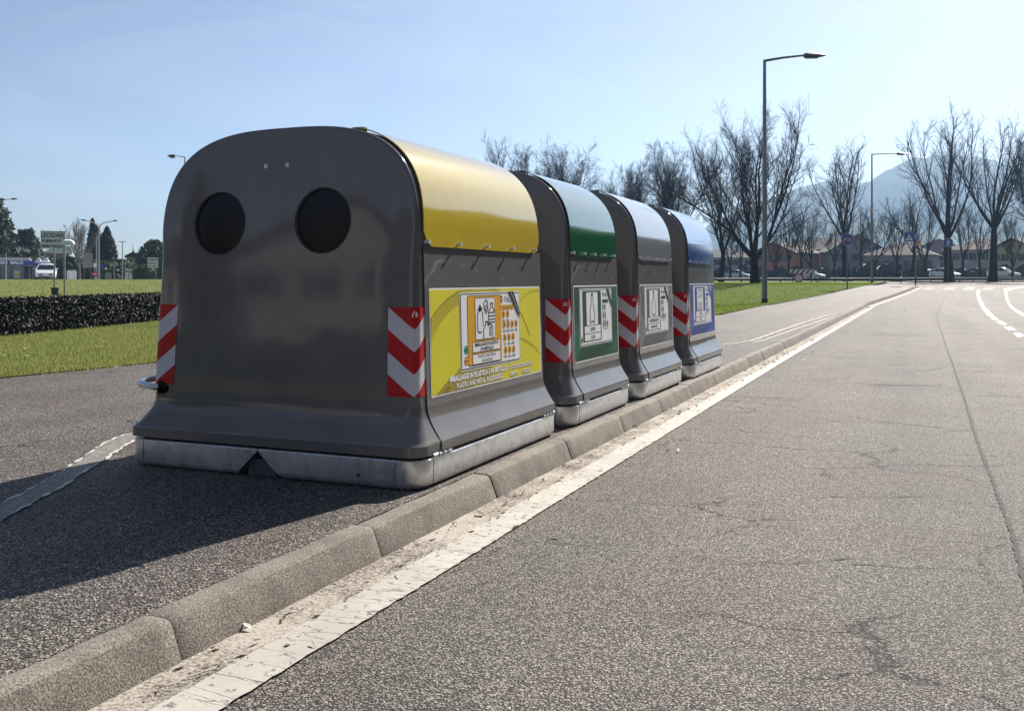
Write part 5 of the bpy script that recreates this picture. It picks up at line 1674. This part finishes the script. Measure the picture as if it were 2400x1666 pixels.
# white peaked tents
Z = 112
for k, (a, b, lab) in enumerate(((60, 76, 'left white peaked canopy behind the kiosk end'), (82, 99, 'middle white peaked canopy above the white car'), (98, 118, 'right white peaked canopy above the white car'))):
    (x, y, z), rz = facing((a+b)/2, Z)
    w = (b - a) / 2 * Z / 2250
    t = empty('canopy_tent', (x, y, z), rz); tag(t, lab, 'tent', 'white peaked canopies by the kiosk')
    zb, zp = hgt(616, Z, z), hgt(603, Z, z)
    MB().add([(-w, -w, zb), (w, -w, zb), (w, w, zb), (-w, w, zb), (-w*.12, 0, zp), (w*.12, 0, zp), (-w*.5, -w*.5, (zb*.62 + zp*.38)), (w*.5, -w*.5, (zb*.62 + zp*.38))], [(0, 1, 7, 6), (6, 7, 5, 4), (1, 2, 5, 7), (2, 3, 4, 5), (3, 0, 6, 4)]).build('roof', M['tent_white'], t)
    MB().box(-w, -w, zb - .32, w, w, zb - .01).build('valance', M['fascia_blue'], t)
    for sx in (-1, 1): MB().box(sx*w*.95-.05, -w+.02, 0, sx*w*.95+.05, -w+.12, zb - .3).build('leg', M['lamp_grey'], t)
# white building roof behind the board
Z = 135
(x, y, z), rz = facing(135, Z)
U = lambda px: (px - 135) * Z / 2250
w = empty('white_house', (x, y, z), rz); tag(w, 'low house with a bright white roof behind the lettered board', 'house')
MB().box(U(106), 0, 0, U(160), 6, hgt(594, Z, z)).build('wall', M['wall_pink'], w)
MB().prism([(U(101), hgt(593, Z, z)), (U(166), hgt(595, Z, z)), (U(163), hgt(578, Z, z)), (U(150), hgt(577, Z, z)), (U(114), hgt(586, Z, z))], -.6, 6.5).build('roof', M['tent_white'], w)
for a in (112, 120, 128): MB().box(U(a), -.04, hgt(612, Z, z), U(a + 4), .02, hgt(600, Z, z)).build('window', M['glass_dark'], w)
# tiled cottage
Z = 132
(x, y, z), rz = facing(313, Z)
U = lambda px: (px - 313) * Z / 2250
w = empty('cottage', (x, y, z), rz); tag(w, 'small cottage with a gable and two chimneys left of the nearest container', 'house')
MB().box(U(297), 0, 0, U(328), 6, hgt(600, Z, z)).build('wall', M['wall_beige'], w)
rf = MB().prism([(U(293), hgt(600, Z, z)), (U(312), hgt(590, Z, z)), (U(331), hgt(601, Z, z)), (U(331), hgt(603, Z, z)), (U(293), hgt(602, Z, z))], -.5, 6.5).build('roof', M['roof_tile'], w)
for a, t in ((310, 586), (325, 585)): MB().box(U(a), 2, hgt(600, Z, z), U(a + 5), 2.6, hgt(t, Z, z)).build('chimney', M['wall_beige'], rf)
MB().tube([(U(311), 2.2, hgt(592, Z, z)), (U(311), 2.2, hgt(573, Z, z))], .03, 6).build('aerial', M['lamp_grey'], rf)
for a in (303, 316): MB().box(U(a), -.03, hgt(632, Z, z), U(a + 5), .02, hgt(615, Z, z)).build('window', M['glass_dark'], w)

def posted_board(name, px0, px1, py0, py1, Z, mat, label, cat='sign', posts=2, extra=None):
    c = (px0 + px1) / 2
    (x, y, z), rz = facing(c, Z)
    k = Z / 2250
    o = empty(name, (x, y, z), rz); tag(o, label, cat)
    hw = (px1 - px0) / 2 * k
    b = MB().box(-hw, -.06, hgt(py1, Z, z), hw, -.03, hgt(py0, Z, z)).build('panel', M[mat], o)
    for sx in ((-1, 1) if posts == 2 else (0,)):
        MB().box(sx*hw*.72 - .05, -.02, 0, sx*hw*.72 + .05, .06, hgt(py0, Z, z)).build('post', M['lamp_grey'], o)
    if extra:
        for (a0, b0, a1, b1, m) in extra:
            MB().box(-hw + a0*2*hw, -.066, hgt(py1, Z, z) + b0*(py1-py0)*k, -hw + a1*2*hw, -.058, hgt(py1, Z, z) + b1*(py1-py0)*k).build('strip', M[m], b)
    return o
posted_board('billboard', 195, 216, 593, 628, 98, 'sign_back', 'grey billboard seen from behind on two dark posts', 'billboard')
posted_board('direction_board', 347, 370, 604, 628, 92, 'board_white', 'stacked direction board on two posts close to the left side of the nearest container', 'sign', 2, [(.08, .70, .92, .86, 'sign_back'), (.08, .40, .80, .52, 'sign_back'), (.08, .12, .8, .22, 'sign_back')])
posted_board('blue_sign', 233, 242, 620, 628, 94, 'sign_blue', 'small blue direction sign at the foot of the double street lamp', 'sign', 1)
for nm, px, py, r, Z, mat, lab in (('round_sign', 267.5, 619, 5.2, 90, 'sign_back', 'round traffic sign seen from behind, right of the double street lamp'), ('no_entry_sign', 223, 642, 6.5, 88, 'sign_red', 'red no entry sign at the foot of the double street lamp'), ('round_sign', 222, 622, 4.5, 92, 'sign_white', 'narrow white traffic sign left of the double street lamp')):
    (x, y, z), rz = facing(px, Z, R(35) if nm == 'round_sign' else 0)
    o = empty(nm, (x, y, z), rz); tag(o, lab, 'traffic sign')
    zc = hgt(py, Z, z); rr = r * Z / 2250
    d = MB().disc((0, zc), rr, 'y', 20, 0, (-.05, -.03), rr*1.25 if nm == 'round_sign' else None).build('plate', M[mat], o)
    if nm == 'no_entry_sign': MB().box(-rr*.72, -.056, zc - rr*.16, rr*.72, -.048, zc + rr*.16).build('bar', M['sign_white'], d)
    MB().tube([(0, 0, 0), (0, 0, zc)], .035, 8).build('post', M['light_pole'], o)
# white cabinets, banners and cars
Z = 96
for px0, px1, lab in ((157, 168, 'left half of a pair of white gate boards beside the white car'), (168.5, 179, 'right half of a pair of white gate boards beside the white car')):
    (x, y, z), rz = facing((px0+px1)/2, Z)
    hw = (px1-px0)/2*Z/2250
    o = empty('gate_board', (x, y, z), rz); tag(o, lab, 'gate', 'white gate boards')
    MB().box(-hw, 0, .05, hw, .06, hgt(633, Z, z)).build('panel', M['board_white'], o)
    MB().box(-hw, -.02, hgt(635, Z, z), -hw + .12, .08, hgt(630, Z, z)).build('hinge', M['lamp_grey'], o)
    MB().box(hw - .12, -.02, hgt(635, Z, z), hw, .08, hgt(631, Z, z)).build('latch', M['lamp_grey'], o)
for k, (px0, px1, py0, lab) in enumerate(((293, 300, 630, 'left white banner with a blue square on the far bank'), (302, 309, 631, 'right white banner with a blue square on the far bank'))):
    (x, y, z), rz = facing((px0+px1)/2, Z); hw = (px1-px0)/2*Z/2250
    o = empty('banner', (x, y, z), rz); tag(o, lab, 'banner', 'white banners on the far bank')
    b = MB().box(-hw, 0, .02, hw, .05, hgt(py0, Z, z)).build('cloth', M['board_white'], o)
    MB().box(-hw*.55, -.006, hgt(py0 + 9, Z, z), hw*.55, .002, hgt(py0 + 3, Z, z)).build('emblem', M['sign_blue'], b)
(x, y, z), rz = facing(254, 100)
o = empty('grey_cabinet', (x, y, z), rz); tag(o, 'grey roadside cabinet right of the double street lamp', 'cabinet')
MB().box(-.32, 0, 0, .32, .4, hgt(639, 100, z)).build('body', M['panel_grey'], o)
MB().box(-.28, -.01, .06, .28, .002, hgt(639, 100, z) - .06).build('door', M['sign_back'], o)
make_car(243, 124, R(-75), M['car_silver'], 'silver car half hidden behind the grey cabinet', .9)
make_car(272, 132, R(-80), M['car_white'], 'white car seen over the bank under the thin lamp mast', .7, -.5)
make_car(355, 128, R(-70), M['car_silver'], 'pale car below the direction board', .75, -.3)

# ---------------------------------------------------------------- signs on the right
def round_sign(px, py, r, Z, base_py, label, art, square=False):
    (x, y, z), rz = facing(px, Z, R(-3))
    o = empty('traffic_sign', (x, y, z), rz); tag(o, label, 'traffic sign')
    zc, rr = hgt(py, Z, z), r * Z / 2250
    MB().tube([(0, 0, -.1), (0, 0, zc + rr)], .032, 10).build('post', M['pole_steel'], o, 60)
    MB().tube([(0, 0, 0), (0, 0, .5)], .036, 10).build('post_sleeve', M['dark'], o, 60)
    if square:
        p = MB().box(-rr, -.06, zc - rr, rr, -.036, zc + rr).build('plate', M['sign_blue'], o)
    else:
        p = MB().disc((0, zc), rr, 'y', 32, 0, (-.06, -.036)).build('plate', M['sign_white'], o)
        MB().disc((0, zc), rr*.95, 'y', 32, 0, (-.062, -.058)).build('face', M['sign_blue'], p)
    def q(name, pts, mat, d=.064): MB().prism([(a*rr, zc + b*rr) for a, b in pts], -d, -d + .002).build(name, M[mat], p)
    art(q, lambda n, a, b, r2, mat, d: MB().disc((a*rr, zc + b*rr), r2*rr, 'y', 14, 0, (-d, -d + .002)).build(n, M[mat], p))
    return o
def art_cycle(q, d):
    for a in (-.32, .34):
        d('symbol', a, -.12, .27, 'sign_white', .064); d('symbol', a, -.12, .19, 'sign_blue', .066)
    q('symbol', [(-.36, -.10), (-.30, -.16), (.02, .22), (-.04, .27)], 'sign_white', .067)
    q('symbol', [(-.16, .18), (.22, .18), (.22, .25), (-.16, .25)], 'sign_white', .067)
    q('symbol', [(.30, -.10), (.38, -.10), (.22, .38), (.14, .38)], 'sign_white', .067)
    q('slash', [(-.70, -.52), (-.54, -.70), (.70, .50), (.54, .68)], 'sign_red', .070)
def art_cross(q, d):
    q('symbol', [(-.74, -.72), (.74, -.72), (0, .72)], 'sign_white')
    d('symbol', .0, .12, .10, 'black_print', .067)
    q('symbol', [(-.10, .02), (.12, .02), (.14, -.28), (-.12, -.28)], 'black_print', .067)
    q('symbol', [(-.12, -.26), (.0, -.26), (-.2, -.62), (-.32, -.62)], 'black_print', .067)
    q('symbol', [(.0, -.26), (.14, -.26), (.28, -.62), (.16, -.62)], 'black_print', .067)
def art_walk(q, d):
    d('symbol', .02, .52, .13, 'sign_white', .064)
    q('symbol', [(-.14, .36), (.16, .36), (.16, -.06), (-.14, -.06)], 'sign_white')
    q('symbol', [(-.14, -.04), (.04, -.04), (-.24, -.66), (-.42, -.62)], 'sign_white', .066)
    q('symbol', [(.0, -.04), (.16, -.04), (.36, -.64), (.20, -.70)], 'sign_white', .066)
    q('symbol', [(.12, .34), (.18, .22), (.44, .02), (.36, -.06), (.06, .18)], 'sign_white', .068)
    q('symbol', [(-.12, .36), (-.06, .24), (-.34, .0), (-.42, .08)], 'sign_white', .068)
round_sign(1985.5, 561, 14.2, 55, 674, 'round blue cycle sign crossed out in red, at the edge of the grass', art_cycle)
cs_ = round_sign(2132, 555.5, 10.6, 62, 671, 'square blue zebra crossing sign at the end of the kerb', art_cross, True)
cs_.location.x += .38 * CS; cs_.location.y += .38 * SN
for ch in cs_.children:
    if ch.name.startswith('plate'): ch.location.x -= .38
(x, y, z), rz = facing(2152, 66)
o = empty('warning_lamp', (x + .02, y, z), rz); tag(o, 'round amber warning lamp beside the square crossing sign', 'warning lamp')
zc = hgt(571, 66, z)
MB().disc((-.05, zc), .15, 'y', 18, 0, (-.12, -.02), .13).build('lens', M['sign_orange'], o)
MB().box(-.17, -.02, zc - .14, .04, .04, zc + .14).build('housing', M['lamp_grey'], o)
MB().tube([(-.17, 0, 0), (-.17, 0, zc + .1)], .03, 8).build('post', M['pole_steel'], o)
round_sign(2222.5, 569, 11.2, 88, 656, 'round blue pedestrian path sign before the tallest bare tree', art_walk)

# striped barrier with the round road closed disc
(x, y, z), rz = facing(1880, 84)
k = 84 / 2250
br = empty('road_barrier', (x, y, z), rz); tag(br, 'red and white striped barrier board with a round road closed disc', 'barrier')
za, zb = hgt(641, 84, z), hgt(631.5, 84, z)
hw = 28 * k
bd = MB().box(-hw, -.05, za, hw, -.02, zb).build('board', M['sign_white'], br)
n = 5; st = 2*hw/n
mb_ = []
for i in range(n):
    a = -hw + i*st + .06
    MB().prism([(a, za + .01), (a + st*.42, za + .01), (min(hw - .01, a + st*.42 + (zb-za)*.8), zb - .01), (min(hw - .02, a + (zb-za)*.8), zb - .01)], -.056, -.048).build('stripe', M['barrier_red_shaded'], bd)
for sx in (-1, 1): MB().box(sx*hw*.75 - .04, -.02, 0, sx*hw*.75 + .04, .05, zb).build('leg', M['lamp_grey'], br)
zc = hgt(652, 84, z); xx = -8 * k; rr = 11 * k
MB().disc((xx, zc), rr, 'y', 24, 0, (-.08, -.06)).build('disc_rim', M['sign_red'], br)
MB().disc((xx, zc), rr*.70, 'y', 24, 0, (-.084, -.078)).build('disc_face', M['sign_white'], br)

# guard rail: posts and beam lengths
A, B = Vector(W(1640, 80)), Vector(W(2460, 108))
gr = empty('guard_rail', A); tag(gr, 'low dark steel guard rail along the far side of the road under the trees', 'guard rail')
d = B - A; n = 22
prof = [(0, .16), (-.04, .18), (-.04, .23), (0, .255), (0, .275), (-.04, .30), (-.04, .355), (0, .38)]
dirv = Vector((d.x, d.y, 0)).normalized(); nv = Vector((dirv.y, -dirv.x, 0))
me_post = MB().box(-.05, -.03, -.3, .05, .04, .36).mesh('post', M['rail_steel'])
me_beam = None
ang = math.atan2(dirv.y, dirv.x); stp = d.length / n
mb = MB(); vs = [(s, a - .04, b) for s in (0.0, stp + .1) for a, b in prof]
m = len(prof)
mb.add(vs + [(s, a - .02, b) for s in (0.0, stp + .1) for a, b in prof], [(i, i+1, m+i+1, m+i) for i in range(m-1)] + [(2*m+i, 3*m+i, 3*m+i+1, 2*m+i+1) for i in range(m-1)])
me_beam = mb.mesh('beam', M['rail_steel'])
for i in range(n + 1):
    p = A + d * (i / n); zz = gh(p.x, p.y) - A.z
    for nm, me in (('post', me_post), ('beam', me_beam)):
        if nm == 'beam' and i == n: continue
        o = bpy.data.objects.new(nm, me); COL.objects.link(o); o.parent = gr
        o.location = (p.x - A.x, p.y - A.y, zz + (.003 if i % 2 and nm == 'beam' else 0)); o.rotation_euler = (0, 0, ang)
# roadside kerb of the far side
kb = []
P0, P1 = Vector(W(2140, 96)), Vector(W(2500, 112))
mb = MB()
N_ = 14
vs = []
for i in range(N_ + 1):
    p = P0.lerp(P1, i / N_); z = gh(p.x, p.y) - .13
    vs += [(p.x, p.y, z - .1), (p.x, p.y, z + .16), (p.x - .05, p.y + .25, z + .17), (p.x - 1.2, p.y + 9, z + .2)]
mb.add(vs, [(i*4+k, i*4+k+1, i*4+k+5, i*4+k+4) for i in range(N_) for k in range(3)])
tag(mb.build('far_kerb', M['concrete']), kind='structure')

# ---------------------------------------------------------------- houses behind the trees
def make_house(px, Z, W_, D, Hw, Hr, turn, wall, label, roof='roof_tile', gable=True, wins=3, storeys=2, chim=True, base=None, group='houses behind the bare trees', porch=False):
    (x, y, z), rz = facing(px, Z, turn)
    o = empty('house', (x, y, z), rz); tag(o, label, 'house', group)
    w = MB().box(-W_/2, 0, -.3, W_/2, D, Hw)
    if gable: w.add([(-W_/2, 0, Hw), (W_/2, 0, Hw), (0, 0, Hw + Hr), (-W_/2, D, Hw), (W_/2, D, Hw), (0, D, Hw + Hr)], [(0, 1, 2), (3, 5, 4)])
    w.build('wall', M[wall], o)
    if base: MB().box(-W_/2 - .02, -.03, -.3, W_/2 + .02, D + .02, Hw*.28).build('plinth', M[base], o)
    e = .55; t = .18
    if gable:
        s = Hr / (W_/2)
        rf = MB()
        for sx in (-1, 1):
            rf.add([(0, -e, Hw + Hr + t), (0, D + e, Hw + Hr + t), (sx*(W_/2 + e), D + e, Hw - s*e + t), (sx*(W_/2 + e), -e, Hw - s*e + t),
                    (0, -e, Hw + Hr + .02), (0, D + e, Hw + Hr + .02), (sx*(W_/2 + e), D + e, Hw - s*e), (sx*(W_/2 + e), -e, Hw - s*e)],
                   [(0, 1, 2, 3), (7, 6, 5, 4), (0, 3, 7, 4), (1, 5, 6, 2), (3, 2, 6, 7)])
    else:
        rf = MB().add([(-W_/2 - e, -e, Hw), (W_/2 + e, -e, Hw), (W_/2 + e, D + e, Hw), (-W_/2 - e, D + e, Hw), (-W_/2 + D*.42, D/2, Hw + Hr), (W_/2 - D*.42, D/2, Hw + Hr)],
                      [(0, 1, 5, 4), (1, 2, 5), (2, 3, 4, 5), (3, 0, 4), (3, 2, 1, 0)])
    rf = rf.build('roof', M[roof], o)
    if chim:
        MB().box(W_*.18, D*.4, Hw, W_*.18 + .6, D*.4 + .6, Hw + Hr + .7).build('chimney', M[wall], rf)
    fh = Hw / storeys
    for s_ in range(storeys):
        for i in range(wins):
            cx = -W_/2 + W_*(i + .5)/wins
            z0 = s_*fh + fh*.32; ww, wh = .55, fh*.46
            if s_ == 0 and i == wins // 2:
                dr = MB().box(cx - .5, -.05, 0, cx + .5, .03, fh*.78).build('door', M['shutter'], o)
                MB().box(cx + .3, -.08, fh*.36, cx + .36, -.04, fh*.40).build('handle', M['bolt_steel'], dr)
                continue
            wi = MB().box(cx - ww, -.03, z0, cx + ww, .02, z0 + wh).build('window', M['glass_dark'], o)
            f = MB(); f.box(cx - ww - .08, -.07, z0 - .08, cx + ww + .08, .01, z0 - .001); f.box(cx - .03, -.05, z0, cx + .03, -.03, z0 + wh)
            f.build('sill', M['wall_cream'], wi)
            for sx in (-1, 1):
                MB().box(cx + sx*(ww + .30) - .27, -.06, z0, cx + sx*(ww + .30) + .27, -.005, z0 + wh).build('shutter', M['shutter'], o)
    if porch:
        MB().box(-W_*.3, -1.4, fh*.98, W_*.1, .02, fh*.98 + .14).build('balcony', M[wall], o)
        mb = MB()
        for i in range(12): mb.box(-W_*.3 + i*W_*.4/11 - .02, -1.38, fh*.98 + .14, -W_*.3 + i*W_*.4/11 + .02, -1.34, fh*.98 + .95)
        mb.box(-W_*.3, -1.40, fh*.98 + .95, W_*.1, -1.32, fh*.98 + 1.0)
        mb.build('railing', M['lamp_grey'], o)
    return o
make_house(1815, 160, 7, 9, 4.6, 1.6, R(-28), 'wall_orange', 'orange rendered house behind the biggest bare tree', 'roof_tile', True, 2)
make_house(1905, 168, 11, 10, 5.3, 2.3, R(-12), 'wall_grey', 'grey house with a hipped roof behind the striped barrier', 'roof_tile', False, 4, porch=True)
make_house(2010, 158, 9, 11, 4.8, 2.6, R(14), 'wall_pink', 'mauve gabled house behind the crossed out cycle sign', 'roof_grey', True, 3)
make_house(2105, 150, 10, 9, 3.9, 1.9, R(-8), 'wall_pink', 'low mauve house with a hipped roof behind the square crossing sign', 'roof_tile', False, 4, 1, base='wall_orange')
make_house(2200, 165, 8, 9, 5.2, 1.7, R(6), 'wall_pink', 'mauve two storey house behind the tallest bare tree', 'roof_tile', True, 3, porch=True)
make_house(2290, 158, 10, 10, 5.0, 2.0, R(-10), 'wall_grey', 'pale grey house with shutters between the two tall trees on the right', 'roof_tile', False, 4)
make_house(2375, 140, 7, 10, 4.3, 1.7, R(-20), 'wall_beige', 'yellow beige house at the right edge behind the parked car', 'roof_tile', True, 2)
make_house(1700, 172, 12, 9, 4.0, 1.6, R(5), 'wall_grey', 'grey low house seen through the trunks left of the biggest bare tree', 'roof_grey', False, 4)
# garden hedges and walls in front of the houses
def garden_hedge(px0, px1, Z, H, label, seed):
    a, b = Vector(W(px0, Z)), Vector(W(px1, Z))
    rs = np.random.RandomState(seed); n = 2600
    t = rs.rand(n); d = b - a
    P = np.stack([d.x*t + rs.normal(0, .12, n), d.y*t + rs.normal(0, .35, n), H*(rs.rand(n)**.8)*(1 + .25*np.sin(t*17 + seed))], 1)
    o = leaf_cloud('garden_hedge', P, np.tile([0, -1, .6], (n, 1)), .34, M['hedge_leaf'], None, seed)
    o.location = a; tag(o, label, 'hedge', 'garden hedges along the far street')
for k, (a, b, Z, H, lab) in enumerate(((1640, 1760, 150, 1.8, 'garden hedge left of the biggest bare tree'), (1780, 1890, 146, 1.6, 'garden hedge before the orange house'), (1890, 2000, 148, 1.5, 'garden hedge before the grey hipped house'), (2000, 2110, 140, 1.9, 'garden hedge before the mauve gabled house'), (2120, 2230, 144, 1.5, 'garden hedge before the low mauve house'), (2240, 2330, 148, 1.4, 'garden hedge between the two parked white cars'), (2340, 2460, 134, 1.7, 'garden hedge under the yellow beige house'))):
    garden_hedge(a, b, Z, H, lab, 50 + k)
make_car(2215, 132, R(55), M['car_white'], 'white estate car parked behind the round pedestrian sign', 1.0, .25)
make_car(2352, 130, R(60), M['car_white'], 'white car parked at the foot of the yellow beige house', 1.0, .3)
make_car(1900, 138, R(70), M['car_silver'], 'silver car behind the striped barrier', 1.0, .1)
make_car(1728, 140, R(80), M['car_silver'], 'pale car glimpsed between the thin trunks left of the biggest bare tree', 1.0, .1)

# ---------------------------------------------------------------- wooded hills and the air
def hill(name, prof, Z, depth, seed, label=None):
    """ridge seen at distance Z: prof = [(photo column, photo row)]"""
    mb = MB(); vs = []
    cols = np.linspace(prof[0][0], prof[-1][0], 130)
    m = 16
    for c in cols:
        top = CAM_H + (655 - np.interp(c, [p[0] for p in prof], [p[1] for p in prof])) * Z / 2250
        for k in range(m):
            t = k / (m - 1)
            zz = Z + depth * (t - .6)
            dx, dy = ray(c)
            h = top * math.sin(min(1, t/.6) * PI/2) if t <= .6 else top * (1 - (t - .6)*.8)
            x, y = dx*zz, dy*zz
            h += (noise.noise(Vector((x*.012 + seed, y*.012, 0))) * 10 + noise.noise(Vector((x*.06, y*.06, seed))) * 5.5) * min(1, h/60)
            vs.append((x, y, h - 6))
    n = len(cols)
    mb.add(vs, [(i*m+k, (i+1)*m+k, (i+1)*m+k+1, i*m+k+1) for i in range(n-1) for k in range(m-1)])
    o = mb.build(name, M['hill_wood'], None, 180)
    tag(o, kind='structure')
    return o
hill('hill', [(1450, 640), (1600, 560), (1700, 500), (1800, 462), (1880, 437), (1930, 428), (1975, 430), (1995, 441), (2030, 424), (2075, 396), (2130, 372), (2190, 362), (2250, 361), (2300, 367), (2350, 381), (2400, 392), (2500, 430), (2700, 500), (3000, 600)], 1700, 900, 3)
hill('hill', [(1500, 652), (1700, 590), (1800, 548), (1900, 515), (2000, 505), (2100, 520), (2200, 535), (2300, 520), (2400, 470), (2480, 440), (2600, 480), (2900, 620)], 1150, 500, 9)

hz = MB().box(-1450, -160, -1.6, 950, 2400, 275).build('haze', [])
hm = bpy.data.materials.new('haze'); hm.use_nodes = True
nt = hm.node_tree; nt.nodes.clear()
out = nt.nodes.new('ShaderNodeOutputMaterial'); pv = nt.nodes.new('ShaderNodeVolumePrincipled')
pv.inputs['Color'].default_value = (.42, .67, 1, 1)
pv.inputs['Density'].default_value = .0003
pv.inputs['Anisotropy'].default_value = .35
nt.links.new(pv.outputs[0], out.inputs['Volume'])
hz.data.materials.append(hm)
tag(hz, kind='stuff')

# ---------------------------------------------------------------- across the road and behind the camera: unseen, added to be mirrored in the paint
conif = random.Random(12)
x0 = 16.0
hg = empty('mirrored_hedge', (x0, -30, 0)); tag(hg, 'tall dark evergreen screen across the road, unseen, shaped for its reflection', 'hedge')  # unseen; height shaped for the dark band mirrored in the cover sheets
rs = np.random.RandomState(77); n = 30000
yy = rs.rand(n) * 130
hh = 9.3 + .7*np.sin(yy*.5) + .6*np.sin(yy*1.3 + 1)
P = np.stack([rs.normal(0, .6, n), yy, hh*rs.rand(n)**.9 - .1], 1)
MB().box(.0, 0, -.3, 1.6, 130, 8.3).build('branch_core', M['hedge_core'], hg)
leaf_cloud('foliage', P, np.tile([-1, 0, .5], (n, 1)), .5, M['shrub_leaf'], hg, 6)
def mirror_house(x, y, rz, W_, D, Hw, Hr, wall, label, gable):  # adds an unseen house to be reflected in the container end face
    h = make_house(1200, 20, W_, D, Hw, Hr, 0, wall, label, 'roof_tile', gable, 4, 2, True, None, 'unseen houses added behind the photographer for their reflection')
    h.location = (x, y, -.1); h.rotation_euler = (0, 0, rz)
mirror_house(-21, -24, R(184), 12, 9, 5.6, 2.4, 'wall_pink', 'added unseen mauve house behind the photographer', True)
mirror_house(-38, -27, R(176), 13, 9, 5.8, 2.4, 'wall_cream', 'added unseen cream house with a hipped roof behind the photographer', False)
mirror_house(-5, -26, R(180), 11, 9, 5.4, 2.2, 'wall_orange', 'added unseen orange house behind the photographer', True)
for k, (x, y, H, w, lab) in enumerate(((-28.5, -22, 9, 2.2, 'added unseen dark evergreen between the mauve and the cream house behind the photographer'), (-13.5, -21, 6.5, 2.0, 'added unseen round evergreen left of the orange house behind the photographer'), (-46, -20, 8, 3, 'added unseen evergreen past the cream house behind the photographer'))):  # unseen evergreens put in as dark shapes of the reflection
    t = conifer('round_tree', 1200, 20, H, w, 'round', 2500, .4, M['shrub_leaf'], lab, 'unseen evergreens added behind the photographer for their reflection', 60 + k)
    t.location = (x, y, -.1)
rs = np.random.RandomState(78); n = 9000
xx_ = rs.rand(n) * 52
bh = leaf_cloud('garden_hedge', np.stack([xx_, rs.normal(0, .3, n), (1.7 + .5*(np.sin(xx_*.6) > .2))*rs.rand(n)**.8], 1), np.tile([0, 1, .5], (n, 1)), .3, M['shrub_leaf'], None, 16)  # unseen hedge put in for the low dark part of the reflection
bh.location = (-50, -18, -.1); tag(bh, 'added unseen garden hedge in front of the houses behind the photographer', 'hedge')
